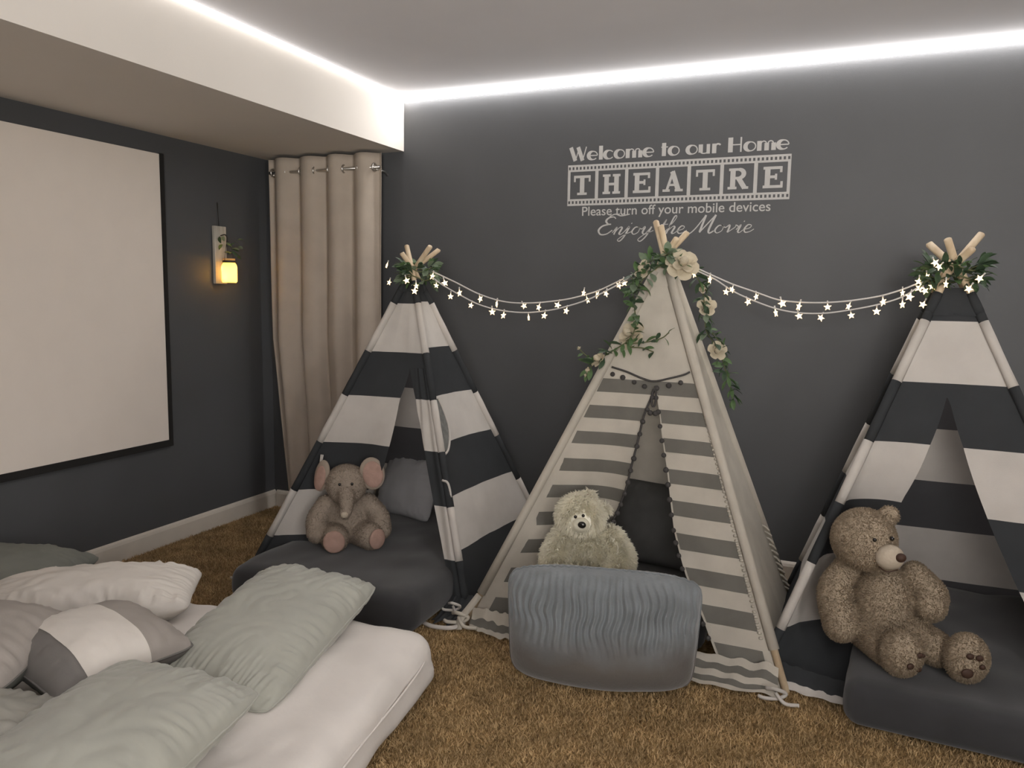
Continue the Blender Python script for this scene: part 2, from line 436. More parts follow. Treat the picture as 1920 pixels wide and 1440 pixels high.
mx = nt.nodes.new('ShaderNodeMixShader'); mx.inputs[0].default_value = 0.75
nt.links.new(b.outputs[0], mx.inputs[1]); nt.links.new(tl.outputs[0], mx.inputs[2]); nt.links.new(mx.outputs[0], nt.nodes['Material Output'].inputs[0])
part('jar', *lathe([(0.001, 0), (0.036, 0.0), (0.042, 0.008), (0.043, 0.085), (0.040, 0.100), (0.033, 0.110), (0.033, 0.135), (0.031, 0.135), (0.031, 0.11)], 24, jc), JG, t)
part('clamp_ring', *lathe([(0.0350, 0.112), (0.0365, 0.114), (0.0365, 0.122), (0.0350, 0.124)], 24, jc), DKMETAL, t)
part('wire_hanger', *tube(spline([(jc[0], jc[1] - 0.035, 1.53), (0.073, jc[1] - 0.022, 1.60), (0.068, jc[1], 1.645), (0.073, jc[1] + 0.022, 1.60), (jc[0], jc[1] + 0.035, 1.53)], 6), 0.0014, 5), DKMETAL, t)
for q in range(9):
    a = q * 2.4; r = 0.012 + 0.018 * ((q * 7) % 5) / 5
    part('fairy_bulb', *ball((jc[0] + r * math.cos(a), jc[1] + r * math.sin(a), jc[2] + 0.014 + 0.0095 * q), 0.0045, 8, 6), FAIRY, t)

# ------------------------------------------------------------------ teepee tents
TENT = {
 'left': dict(FL=(.74, -1.08), FR=(1.88, -1.0), BR=(1.95, -.1), BL=(.80, -.1), c=(1.37, -.6), h=.042, zt=1.38, zc=1.475),
 'middle': dict(FL=(1.915, -1.10), FR=(3.19, -1.13), BR=(3.13, -.16), BL=(1.98, -.12), c=(2.585, -.6), h=.05, zt=1.42, zc=1.52),
 'right': dict(FL=(3.085, -1.06), FR=(4.32, -1.1), BR=(4.33, -.12), BL=(3.12, -.12), c=(3.66, -.6), h=.08, zt=1.33, zc=1.47)}
SG = {'L': -1, 'R': 1, 'F': -1, 'B': 1}

def tcorner(T, k, z):
    b = np.array([*T[k], 0.0]); a = np.array([T['c'][0] + SG[k[1]] * T['h'], T['c'][1] + SG[k[0]] * T['h'], T['zt']])
    s = z / T['zt']; return b * (1 - s) + a * s

def tpoint(T, A, B, u, z, sag=0.02, push=None, seed=0):
    a, b = tcorner(T, A, z), tcorner(T, B, z)
    P = a + (b - a) * u
    inn = np.array([T['c'][0], T['c'][1], P[2]]) - (a + b) / 2; inn[2] = 0; inn /= np.linalg.norm(inn) + 1e-9
    d = sag * 4 * u * (1 - u) * math.sin(PI * min(1, max(0, z / T['zt'])))
    d += 0.007 * nz(u * 4 + seed, z * 4, seed) + 0.003 * nz(u * 14, z * 5 + seed)
    if push:
        for (pu, pz, su, szz, am) in push:
            d += am * math.exp(-((u - pu) / su) ** 2 - ((z - pz) / szz) ** 2)
    e = min(u, 1 - u) if True else 0
    return P + inn * d * min(1, max(e, 0) / 0.06 + 0.05)

def lerp_tab(tab, z):
    """tab: list of (z, u) with z falling"""
    zs = [q[0] for q in tab][::-1]; us = [q[1] for q in tab][::-1]
    return float(np.interp(z, zs, us))

def canvas_rows(T, A, B, z0, z1, u0f, u1f, nu, push, sag, seed, off=0.0, pleat=None):
    nr = max(2, int(abs(z1 - z0) / 0.03) + 2)
    vv = []
    for i in range(nr):
        z = z1 + (z0 - z1) * i / (nr - 1)
        ua, ub = u0f(z), u1f(z)
        for j in range(nu):
            u = ua + (ub - ua) * j / (nu - 1)
            p = tpoint(T, A, B, u, z, sag, push, seed)
            if pleat:
                lo, hi, am = pleat
                if u > lo: p = p + np.array([0, -1, 0.3]) * (am * (0.5 + 0.5 * math.sin((u - lo) / (hi - lo) * 2 * PI * 2.5 + 2 * z)) * min(1, (u - lo) / 0.03) * min(1, max(0, 1 - u) / 0.03))
            if off:
                c = np.array([T['c'][0], T['c'][1], p[2]]); q = p - c; q[2] = 0; p = p + off * q / (np.linalg.norm(q) + 1e-9)
            p[2] = max(p[2], 0.004)
            vv.append(p)
    return vv, grid_faces(nr, nu)

def banded_panel(T, A, B, bands, u0f, u1f, root, name, wm, dm, dark_name, nu=18, push=None, sag=0.02, seed=0, pleat=None):
    """every sewn band of cloth is a part"""
    for z1, z0, k in bands:
        v, f = canvas_rows(T, A, B, z0, z1, u0f, u1f, nu, push, sag, seed, pleat=pleat)
        o = part(name if k == 'w' else dark_name, v, f, wm if k == 'w' else dm, root)

def poles(T, root, tips, r=0.0125):
    for k in ('FL', 'FR', 'BL', 'BR'):
        b = np.array([*T[k], 0.0]); c = np.array([*T['c'], T['zc']])
        q = tcorner(T, k, T['zt']); c = b + (q - b) * (T['zc'] / T['zt'])
        d = (c - b) / np.linalg.norm(c - b)
        tip = np.array(tips[k]) if k in tips else c + d * 0.15
        b[2] = 0.001
        part('pole', *tube([b, b + (c - b) * .5, c, tip - 0.004 * d, tip], [r, r, r * .95, r * .95, r * .7], 10), WOOD, root)

def sleeves(T, root, bands, wm, dm, zlo=0.05, r=0.0175, keys=('FL', 'FR', 'BL', 'BR')):
    for k in keys:
        for z1, z0, c in bands:
            z0 = max(z0, zlo)
            if z1 <= z0: continue
            pts = [tcorner(T, k, z1 + (z0 - z1) * i / 4) for i in range(5)]
            rr = [r * (1 + 0.12 * nz(p[2] * 20, p[0] * 9)) for p in pts]
            part('pole_sleeve', *tube(pts, rr, 8), wm if c == 'w' else dm, root)

def ribbon(pts, wid, m, parent, name='tie_ribbon', nrm=(0, -1, 0.3)):
    P = spline(pts, 6); nrm = np.array(nrm) / np.linalg.norm(nrm); vv = []; ff = []
    for i, p in enumerate(P):
        t = P[min(i + 1, len(P) - 1)] - P[max(i - 1, 0)]; s = np.cross(t, nrm); s /= np.linalg.norm(s) + 1e-9
        vv += [p - s * wid, p + s * wid, p + s * wid + nrm * 0.002, p - s * wid + nrm * 0.002]
    for i in range(len(P) - 1):
        a = 4 * i
        for q in range(4): ff.append((a + q, a + (q + 1) % 4, a + 4 + (q + 1) % 4, a + 4 + q))
    return part(name, vv, ff, m, parent)

BANDS_L = [(1.38, 1.32, 'd'), (1.32, 1.09, 'w'), (1.09, .88, 'd'), (.88, .656, 'w'), (.656, .425, 'd'), (.425, .207, 'w'), (.207, .004, 'd')]
BANDS_R = [(1.33, 1.30, 'd'), (1.30, 1.08, 'w'), (1.08, .863, 'd'), (.863, .637, 'w'), (.637, .42, 'd'), (.42, .18, 'w'), (.18, .004, 'd')]
one = lambda z: 1.0
zero = lambda z: 0.0

def neck(T, root, z0, z1, m, name='neck_gather'):
    """gathered cloth between the panels and the crossing"""
    vv = []
    for i in range(5):
        s = i / 4; z = z0 + (z1 - z0) * s
        for j in range(24):
            a = 2 * PI * j / 24
            sx = max(abs(math.cos(a)), abs(math.sin(a)))
            rr = T['h'] * (1 - 0.42 * s) / sx * (0.97 + 0.06 * math.sin(5 * a)) + 0.010
            vv.append((T['c'][0] + rr * math.cos(a), T['c'][1] + rr * math.sin(a), z))
    ff = [(i * 24 + j, i * 24 + (j + 1) % 24, (i + 1) * 24 + (j + 1) % 24, (i + 1) * 24 + j) for i in range(4) for j in range(24)]
    return part(name, vv, ff, m, root)

# --- left teepee
T = TENT['left']
tl_ = thing('teepee_tent', 'teepee with wide dark and white bands beside the curtain, an elephant inside', 'tent', (1.37, -.6, 0), 'play teepees along the dark wall')
poles(T, tl_, {'FL': (1.475, -.53, 1.582), 'FR': (1.318, -.57, 1.600), 'BR': (1.345, -.66, 1.560), 'BL': (1.50, -.66, 1.590)})
SL1 = [(1.02, .712), (.996, .700), (.872, .604), (.666, .560), (.557, .525), (.42, .36), (.164, .28), (0, .2)]
SR1 = [(1.02, .712), (.996, .722), (.878, .790), (.749, .84), (.658, .87), (.432, .90), (.215, .925), (0, .95)]
PUSH1 = [(.3, .3, .2, .28, .16)]
banded_panel(T, 'FL', 'FR', [b for b in BANDS_L if b[1] > 1.0], zero, one, tl_, 'front_white_band', CAN_W, CAN_D, 'dark_band', seed=1)
LOW = [(1.09, 1.02, 'd')]
v, f = canvas_rows(T, 'FL', 'FR', 1.02, 1.09, zero, one, 18, None, .02, 1); part('dark_band', v, f, CAN_D, tl_)
B2 = [(1.02, .88, 'd')] + BANDS_L[3:]
banded_panel(T, 'FL', 'FR', B2, zero, lambda z: lerp_tab(SL1, z), tl_, 'left_flap_white_band', CAN_W, CAN_D, 'dark_band', seed=1, push=PUSH1)
banded_panel(T, 'FL', 'FR', B2, lambda z: lerp_tab(SR1, z), one, tl_, 'right_flap_white_band', CAN_W, CAN_D, 'dark_band', seed=1, nu=26, pleat=(.79, 1.0, .011))
banded_panel(T, 'FR', 'BR', [(1.38, 1.33, 'd'), (1.33, 1.115, 'w'), (1.115, .895, 'd'), (.895, .69, 'w'), (.69, .465, 'd'), (.465, .245, 'w'), (.245, .004, 'd')], zero, one, tl_, 'side_white_band', CAN_W, CAN_D, 'dark_band', seed=3)
banded_panel(T, 'BR', 'BL', BANDS_L, zero, one, tl_, 'back_white_band', CAN_W, CAN_D, 'dark_band', seed=4)
banded_panel(T, 'BL', 'FL', BANDS_L, zero, one, tl_, 'side_white_band', CAN_W, CAN_D, 'dark_band', seed=5)
sleeves(T, tl_, [(1.425, 1.38, 'd')] + BANDS_L, CAN_W, CAN_D)
neck(T, tl_, 1.375, 1.44, CAN_D)
# rolled side opening with its cord, next to the front right pole
vv = []; ff = []
for i in range(13):
    s = i / 12; z = .885 - .225 * s
    ua = .03 + .02 * s; ub = ua + .19 * (math.sin(PI * min(1, s * 0.80 + 0.14)) ** 0.7)
    for j in range(6):
        p = tpoint(T, 'FR', 'BR', ua + (ub - ua) * j / 5, z, .02, None, 3); q = p - np.array([T['c'][0], T['c'][1], p[2]]); q[2] = 0
        vv.append(p + 0.007 * q / np.linalg.norm(q) - (0, 0, 0))
MESHW = mat('grey_mesh_window', (0.17, 0.17, 0.16), 0.9, bump=(400, 0.5, 0.002), var=0.2, vscale=40)
part('mesh_window', vv, grid_faces(13, 6), MESHW, tl_)
edge = [np.array(vv[i * 6 + 5]) + (0.004, -0.004, 0) for i in range(0, 13, 2)] + [np.array(vv[12 * 6]) + (0.0, -0.008, -0.02)]
part('tie_cord', *tube(spline(edge, 5), 0.0055, 7), CAN_W, tl_)
e0 = tpoint(T, 'FR', 'BR', .02, .52, 0); 
part('tie_cord', *tube(spline([e0 + (-.02, -.02, .02), e0 + (.012, -.025, .01), e0 + (.028, -.028, -.05), e0 + (.02, -.03, -.10)], 6), 0.0055, 7), CAN_W, tl_)
for q in range(2):
    e1 = tpoint(T, 'FL', 'FR', .075 + .01 * q, .60, 0)
    part('tie_cord', *tube(spline([e1 + (0, -.012, .0), e1 + (.002, -.022, -.04), e1 + (.008 * (q + 1), -.02, -.10 - .02 * q)], 6), 0.005, 7), CAN_W, tl_)
# hem on the floor at the right foot
def floor_hem(name, p0, p1, out, nrow, root, mats_rows, wav=0.012, seed=0, nu=40):
    p0 = np.array(p0, float); p1 = np.array(p1, float); out = np.array(out, float)[:2]
    root_o = None
    for r in range(nrow):
        vv = []
        for i in range(4):
            s = (r + i / 3) / nrow
            for j in range(nu):
                u = j / (nu - 1)
                p = p0 + (p1 - p0) * u + out * s * (0.8 + 0.35 * nz(u * 5, seed))
                z = 0.010 + 0.055 * (1 - s) ** 2 + wav * (1 - 0.5 * s) * (1 + math.sin(u * 21 + 3 * s + seed) * nz(u * 6, s * 2, seed) * 1.6)
                vv.append((p[0], p[1], max(0.006, z)))
        o = part(name, vv, grid_faces(4, nu), mats_rows[r], root)
floor_hem('floor_hem', (1.80, -.98), (1.90, -.98), (-.02, -.22, 0), 2, tl_, [CAN_D, CAN_D], seed=2, nu=20)
v, f = tube(spline([(1.74, -1.175, .016), (1.82, -1.205, .016), (1.90, -1.19, .018), (1.93, -1.13, .02)], 6), 0.009, 7); part('hem_piping', v, f, CAN_W, tl_)
# knotted ties at the feet
def foot_tie(root, c, m, sc=1.0, seed=0):
    c = np.array(c, float)
    part('foot_tie', *tube(spline([c + sc * np.array(q) for q in ((-.03, 0, .03), (0, -.025, .045), (.03, -.01, .03), (.01, -.02, .015), (-.03, -.03, .012), (-.05, -.02, .01))], 6), 0.006 * sc, 6), m, root)
    part('foot_tie', *tube(spline([c + sc * np.array(q) for q in ((.0, -.02, .03), (.03, -.04, .012), (.07, -.03, .010))], 6), 0.006 * sc, 6), m, root)
foot_tie(tl_, (.73, -1.10, .0), CAN_B, 1.0)
foot_tie(tl_, (1.85, -1.06, .03), CAN_W, 1.0)

# --- middle teepee
T = TENT['middle']
tm_ = thing('teepee_tent', 'beige teepee with narrow grey stripes and pom-pom trim in the middle', 'tent', (2.585, -.6, 0), 'play teepees along the dark wall')
poles(T, tm_, {'FR': (2.535, -.56, 1.690), 'FL': (2.675, -.58, 1.640), 'BR': (2.575, -.64, 1.665), 'BL': (2.650, -.67, 1.610)}, r=0.0135)
SL2 = [(1.0, .567), (.988, .560), (.912, .505), (.723, .465), (.578, .435), (.232, .30), (0, .22)]
SR2 = [(1.0, .575), (.985, .585), (.897, .620), (.698, .670), (.468, .701), (.324, .740), (.189, .790), (0, .84)]
PUSH2 = [(.3, .35, .2, .3, .17)]
STRIPES = [(1.03, .975), (.92, .868), (.812, .760), (.697, .643), (.583, .529), (.468, .411), (.352, .296), (.236, .178), (.118, .060)]
def mid_front(u0f, u1f, bands, name, push, nu):
    v, f = canvas_rows(T, 'FL', 'FR', bands[0], bands[1], u0f, u1f, nu, push, .02, 8)
    p = part(name, v, f, CAN_B, tm_)
    for z1, z0 in STRIPES:
        z1 = min(z1, bands[1]); z0 = max(z0, bands[0])
        if z1 - z0 < 0.01: continue
        a = lambda z: max(u0f(z), 0.055) if u0f(z) <= 0 else u0f(z) + 0.008
        b = lambda z: min(u1f(z), 0.962) if u1f(z) >= 1 else u1f(z) - 0.008
        v, f = canvas_rows(T, 'FL', 'FR', z0, z1, a, b, nu, push, .02, 8, off=0.0022)
        part('grey_stripe', v, f, CAN_G, p)
    return p
mid_front(zero, one, (1.0, 1.42), 'front_panel', None, 18)
mid_front(zero, lambda z: lerp_tab(SL2, z), (.004, 1.0), 'left_door_flap', PUSH2, 22)
mid_front(lambda z: lerp_tab(SR2, z), one, (.004, 1.0), 'right_door_flap', None, 18)
for A, B, nm, s in (('FR', 'BR', 'side_panel', 9), ('BR', 'BL', 'back_panel', 10), ('BL', 'FL', 'side_panel', 11)):
    v, f = canvas_rows(T, A, B, .02, 1.42, zero, one, 16, None, .02, s); part(nm, v, f, CAN_B, tm_)
sleeves(T, tm_, [(1.475, .13, 'w')], CAN_B, CAN_B, r=0.019)
neck(T, tm_, 1.415, 1.50, CAN_B)
# stitched scalloped edge along the front poles
def fpt(u, z, off=0.012, push=None):
    p = tpoint(T, 'FL', 'FR', u, z, .02, push, 8); q = p - np.array([T['c'][0], T['c'][1], p[2]]); q[2] = 0
    return p + off * q / np.linalg.norm(q)
for k, u in (('FR', .965),):
    mb = MB()
    for i in range(70):
        z = .16 + i * .0165; mb.add(*ball(fpt(u, z, .006), (.008, .004, .006), 6, 4))
    o = mb.build('stitched_edge', CAN_B, tm_); o['kind'] = 'stuff'
# pom-pom trims: cord and single pom-poms
def pom_line(pts, step, r=0.0105, hang=0.014):
    P = spline(pts, 10); part('trim_cord', *tube(P, 0.0045, 6), POM, tm_)
    L = 0; last = -1
    for i in range(1, len(P)):
        L += np.linalg.norm(P[i] - P[i - 1])
        if L - last > step:
            last = L
            part('pom_pom', *ball(P[i] + np.array([0, -0.006, -hang]), r * (0.9 + 0.2 * rng.random()), 9, 7), POM, tm_)
pom_line([fpt(u, z) for u, z in ((.11, 1.078), (.28, 1.062), (.45, 1.038), (.56, 1.030), (.70, 1.045), (.84, 1.062), (.91, 1.075))], .045, .0105, .028)
pom_line([fpt(lerp_tab(SL2, z), z, .006, PUSH2) for z in np.linspace(.99, .30, 8)], .043)
pom_line([fpt(lerp_tab(SR2, z), z, .006) for z in np.linspace(.99, .12, 9)], .048)
lp = [fpt(.567 + .018 * math.sin(a), .965 + .035 * math.cos(a), .014) for a in np.linspace(0, 2 * PI, 14)]
part('door_loop', *tube(lp, 0.0045, 6, cap=False), POM, tm_)
for q in (-.012, .012): part('pom_pom', *ball(fpt(.567 + q * 1.6, .905, .010), .0115, 9, 7), POM, tm_)
part('sewn_badge', *lathe([(0.0005, 0), (.020, 0), (.022, .001), (.020, .003), (.0005, .004)], 18), mat('olive_badge', (0.13, 0.125, 0.09), 0.8), tm_)
bd = tm_.children[-1]; pc = fpt(.60, 1.21, .008); bd.location = Vector(pc - np.array(tm_.location)) ; bd.rotation_euler = (math.radians(70), 0, 0); bd.data.transform(Matrix.Translation(tm_.location)); bd.scale = (1.1, .75, 1)
# gathered stripes lying on the floor, fringe at the back foot, ties
floor_hem('floor_hem', (2.62, -1.10), (3.16, -1.12), (.01, -.13, 0), 5, tm_, [CAN_B, CAN_G, CAN_B, CAN_G, CAN_B], wav=.016, seed=4)
floor_hem('floor_hem', (1.95, -1.09), (2.22, -1.11), (.02, -.10, 0), 3, tm_, [CAN_B, CAN_G, CAN_B], wav=.012, seed=6)
for i in range(11):
    z = .05 + i * .03; p = tcorner(T, 'BR', z) + (-.012, -.02, 0)
    part('fringe_tassel', *tube(spline([p, p + (.025, -.012, -.004), p + (.045, -.014, -.016 - .004 * (i % 3))], 4), [.005] * 8 + [.003], 6), CAN_B, tm_)
foot_tie(tm_, (1.915, -1.13, .015), CAN_B, 1.3); foot_tie(tm_, (3.16, -1.19, .0), CAN_W, 1.1)
ribbon([(1.99, -1.115, .145), (1.955, -1.145, .09), (1.925, -1.16, .045), (1.93, -1.18, .012)], .014, CAN_B, tm_)

# --- right teepee
T = TENT['right']
tr_ = thing('teepee_tent', 'teepee with wide dark and white bands at the right, a teddy bear inside', 'tent', (3.66, -.6, 0), 'play teepees along the dark wall')
poles(T, tr_, {'FR': (3.572, -.55, 1.586), 'BR': (3.622, -.66, 1.595), 'BL': (3.700, -.69, 1.560), 'FL': (3.742, -.55, 1.620)}, r=0.0145)
SL3 = [(1.03, .452), (1.024, .448), (.856, .372), (.65, .302), (.559, .295), (.42, .29), (.2, .265), (0, .25)]
SR3 = [(1.03, .460), (1.02, .478), (.866, .563), (.663, .640), (.502, .695), (.425, .718), (.2, .79), (0, .84)]
PUSH3 = [(.22, .45, .22, .26, .20), (.2, .17, .15, .16, .12)]
banded_panel(T, 'FL', 'FR', BANDS_R[:2], zero, one, tr_, 'front_white_band', CAN_W, CAN_D, 'dark_band', seed=21)
v, f = canvas_rows(T, 'FL', 'FR', 1.03, 1.08, zero, one, 18, None, .02, 21); part('dark_band', v, f, CAN_D, tr_)
B3 = [(1.03, .863, 'd')] + BANDS_R[3:]
banded_panel(T, 'FL', 'FR', B3, zero, lambda z: lerp_tab(SL3, z), tr_, 'left_flap_white_band', CAN_W, CAN_D, 'dark_band', seed=21, push=PUSH3)
banded_panel(T, 'FL', 'FR', B3, lambda z: lerp_tab(SR3, z), one, tr_, 'right_flap_white_band', CAN_W, CAN_D, 'dark_band', seed=21)
for A, B, nm, s in (('FR', 'BR', 'side_white_band', 23), ('BR', 'BL', 'back_white_band', 24), ('BL', 'FL', 'side_white_band', 25)):
    banded_panel(T, A, B, BANDS_R, zero, one, tr_, nm, CAN_W, CAN_D, 'dark_band', seed=s)
sleeves(T, tr_, [(1.40, 1.33, 'd')] + BANDS_R, CAN_W, CAN_D)
neck(T, tr_, 1.32, 1.42, CAN_D)
for q in range(2):
    e1 = tpoint(T, 'FL', 'FR', .035 + .03 * q, .56, 0)
    part('tie_cord', *tube(spline([e1 + (0, -.01, .0), e1 + (-.004, -.022, -.05), e1 + (.006 * (q + 1), -.02, -.12 - .02 * q)], 6), 0.005, 7), CAN_W, tr_)
floor_hem('floor_hem', (3.10, -1.05), (3.40, -1.12), (.0, -.07, 0), 2, tr_, [CAN_D, CAN_W], wav=.010, seed=9, nu=24)
v, f = box(3.03, 3.12, -.62, -.44, .01, .03)
ribbon([(3.06, -.50, .10), (3.075, -.56, .06), (3.09, -.64, .02)], .05, CAN_W, tr_, 'loose_cloth_end', (-.6, -.5, .6))

# ------------------------------------------------------------------ star string lights between the teepees
def star_mesh():
    v = []; R1, R2, d = 0.0175, 0.0075, 0.0050
    for i in range(10):
        a = PI / 2 + i * PI / 5; r = R1 if i % 2 == 0 else R2
        v.append((r * math.cos(a), -0.0012, r * math.sin(a) - 0.026))
    for i in range(10): v.append((v[i][0], 0.0012, v[i][2]))
    v += [(0, -d, -0.026), (0, d, -0.026)]
    f = [(20, i, (i + 1) % 10) for i in range(10)] + [(21, 10 + (i + 1) % 10, 10 + i) for i in range(10)] + [(i, 10 + i, 10 + (i + 1) % 10, (i + 1) % 10) for i in range(10)]
    me = bpy.data.meshes.new('star_bulb'); me.from_pydata(v, [], [tuple(reversed(q)) for q in f]); me.materials.append(STAR); return me
def socket_mesh():
    me = bpy.data.meshes.new('bulb_socket'); v, f = tube([(0, 0, 0.003), (0, 0, -0.008)], [.0035, .003], 6); me.from_pydata([tuple(q) for q in v], [], f); me.materials.append(CORD); return me
STARM, SOCK = star_mesh(), socket_mesh()
def star(root, p, ang, tilt=0.0, lean=0.0, s=1.0):
    o = part('star_bulb', None, None, None, root, mesh=STARM)
    o.location = Vector(p) - root.location; o.rotation_euler = (lean, tilt, ang); o.scale = (s, s, s)
    k = part('bulb_socket', None, None, None, o, mesh=SOCK)
def wire(root, pts): part('cord', *tube(spline(pts, 8), 0.0032, 6), CORD, root)
CU1= [(1.487, 1.475), (1.607, 1.426), (1.745, 1.369), (1.880, 1.337), (2.011, 1.335), (2.137, 1.349), (2.211, 1.364), (2.308, 1.393), (2.401, 1.435), (2.508, 1.484)]
CL1= [(1.507, 1.445), (1.565, 1.408), (1.649, 1.365), (1.746, 1.322), (1.854, 1.298), (1.973, 1.291), (2.088, 1.303), (2.188, 1.326), (2.284, 1.358), (2.379, 1.405), (2.508, 1.478)]
ST1= [(1.507, 1.448), (1.522, 1.401), (1.559, 1.418), (1.599, 1.354), (1.643, 1.372), (1.710, 1.312), (1.746, 1.344), (1.811, 1.289), (1.838, 1.324), (1.873, 1.274), (1.959, 1.314), (1.991, 1.265), (2.047, 1.312), (2.073, 1.277), (2.138, 1.323), (2.176, 1.300), (2.252, 1.378), (2.260, 1.348), (2.320, 1.370), (2.353, 1.375), (2.409, 1.412), (2.425, 1.424), (2.488, 1.460)]
ST1b= [(1.318, 1.492), (1.329, 1.412), (1.410, 1.425), (1.467, 1.401), (1.462, 1.379)]
CU2= [(2.732, 1.489), (2.802, 1.457), (2.877, 1.425), (2.972, 1.393), (3.054, 1.366), (3.144, 1.358), (3.231, 1.359), (3.325, 1.369), (3.416, 1.387), (3.487, 1.411), (3.538, 1.434)]
CL2= [(2.733, 1.478), (2.803, 1.446), (2.868, 1.404), (2.932, 1.373), (3.036, 1.335), (3.126, 1.318), (3.224, 1.318), (3.327, 1.335), (3.418, 1.357), (3.489, 1.384), (3.539, 1.418)]
ST2= [(2.716, 1.463), (2.786, 1.442), (2.852, 1.389), (2.879, 1.398), (2.931, 1.349), (2.967, 1.371), (3.041, 1.314), (3.061, 1.350), (3.127, 1.301), (3.137, 1.341), (3.221, 1.293), (3.234, 1.337), (3.317, 1.306), (3.317, 1.341), (3.407, 1.326), (3.425, 1.363), (3.492, 1.354), (3.490, 1.394), (3.521, 1.384), (3.554, 1.416), (3.543, 1.437), (3.565, 1.455), (3.556, 1.400), (3.587, 1.420), (3.570, 1.352)]
ST2b= [(3.574, 1.498), (3.607, 1.480), (3.621, 1.427), (3.704, 1.409), (3.738, 1.443)]

def strings(name, label, cu, cl, stars, extra, seed, grp='star string lights between the teepees'):
    r = random.Random(seed)
    root = thing(name, label, 'string lights', (cu[0][0], -.63, cu[0][1]), grp)
    wire(root, [(x, -.63 + .01 * math.sin(9 * x), z) for x, z in cu]); wire(root, [(x, -.645 + .012 * math.sin(7 * x + 1), z) for x, z in cl])
    for x, z in stars:
        star(root, (x, -.64, z + .026), r.choice([0.3, -0.3, 0.1, 0.9, 1.2, -0.9]) , r.uniform(-.5, .5), r.uniform(-.3, .3), r.uniform(.8, 1.0))
    for x, z in extra:
        star(root, (x, -.735, z + .026), r.uniform(-.9, .9), r.uniform(-.8, .8), r.uniform(-.3, .3), r.uniform(.8, 1.0))
    return root
strings('string_lights', 'white corded star lights sagging between the curtain-side teepee and the beige teepee', CU1, CL1, ST1, ST1b, 3)
strings('string_lights', 'white corded star lights sagging between the beige teepee and the rightmost teepee', CU2, CL2, ST2, ST2b, 5)

# ------------------------------------------------------------------ leaf garlands and roses
def leaf_mesh(name, m, L, W, curl):
    v = []; f = []
    prof = [0.0, .55, .95, 1.0, .72, .0]
    for i, p in enumerate(prof):
        s = i / 5; zc = curl * math.sin(PI * s * .8)
        v += [(-W * p / 2, L * s, zc + .12 * W * p), (0, L * s, zc), (W * p / 2, L * s, zc + .12 * W * p)]
    for i in range(5):
        for j in range(2): f.append((3 * i + j, 3 * i + j + 1, 3 * i + j + 4, 3 * i + j + 3))
    me = bpy.data.meshes.new(name); me.from_pydata(v, [], f); me.materials.append(m)
    me.polygons.foreach_set('use_smooth', np.ones(len(me.polygons), bool)); return me
LEAVES = [leaf_mesh('leaf', LEAF1, .056, .020, .006), leaf_mesh('leaf', LEAF2, .050, .026, .005), leaf_mesh('leaf', LEAF3, .060, .022, .008), leaf_mesh('leaf', LEAF1, .040, .017, .004)]
def add_leaf(root, p, d, r, kinds, s=1.0):
    d = Vector(d).normalized()
    q = d.to_track_quat('Y', 'Z'); o = part('leaf', None, None, None, root, mesh=LEAVES[r.choice(kinds)])
    o.location = Vector(p) - root.location
    o.rotation_euler = (q.to_matrix() @ Matrix.Rotation(r.uniform(-.9, .9), 3, 'Y')).to_euler()
    s *= r.uniform(.75, 1.15); o.scale = (s, s, s)
def vine(root, pts, step, r, kinds, spread=0.8, s=1.0, rad=.0025, out=(0, -.5, 0)):
    P = spline(pts, 12); part('stem', *tube(P[::3] + [P[-1]], rad, 5), STEM, root)
    L = 0; last = 0
    for i in range(1, len(P)):
        t = P[i] - P[i - 1]; L += np.linalg.norm(t)
        while last + step < L:
            last += step
            tn = t / (np.linalg.norm(t) + 1e-9)
            d = tn * r.uniform(-.1, .9) + np.array(out) + np.array([r.gauss(0, 1), r.gauss(0, .6), r.gauss(0, 1)]) * spread
            add_leaf(root, P[i], d, r, kinds, s)
def petal_mesh(R):
    v = []; f = []
    for i in range(6):
        s = i / 5
        for j in range(7):
            a = (j - 3) / 3 * (0.35 + 0.75 * math.sin(PI * min(1, .25 + s * .7))); rr = R * (0.35 + 0.65 * s ** .7) * (1 + .12 * (s > .9))
            v.append((rr * math.sin(a), -rr * math.cos(a), R * (1.25 * s - .25 * s * s) - .1 * R * abs(j - 3) / 3 * s))
    me = bpy.data.meshes.new('petal'); me.from_pydata(v, [], grid_faces(6, 7)); me.materials.append(ROSE)
    me.polygons.foreach_set('use_smooth', np.ones(len(me.polygons), bool)); return me
PETAL = petal_mesh(1.0)
def rose(root, c, R, face, r, rings=((.35, 3), (.62, 4), (.95, 5))):
    v, f = ball((0, 0, 0), (.38, .38, .5), 10, 7); me = bpy.data.meshes.new('rose_bud'); me.from_pydata(v, [], f); me.materials.append(ROSE)
    o = part('rose', None, None, None, root, mesh=me); o.location = Vector(c) - root.location
    o.rotation_euler = Vector(face).normalized().to_track_quat('Z', 'Y').to_euler(); o.scale = (R, R, R)
    for k, (rr, n) in enumerate(rings):
        for i in range(n):
            p = part('petal', None, None, None, o, mesh=PETAL); p.location = (0, 0, -.35 - .08 * k)
            p.rotation_euler = (0.12 + .34 * k + r.uniform(-.12, .12), 0, 2 * PI * i / n + k * .6)
            p.scale = (rr, rr, .62 + .16 * k)
r = random.Random(11)
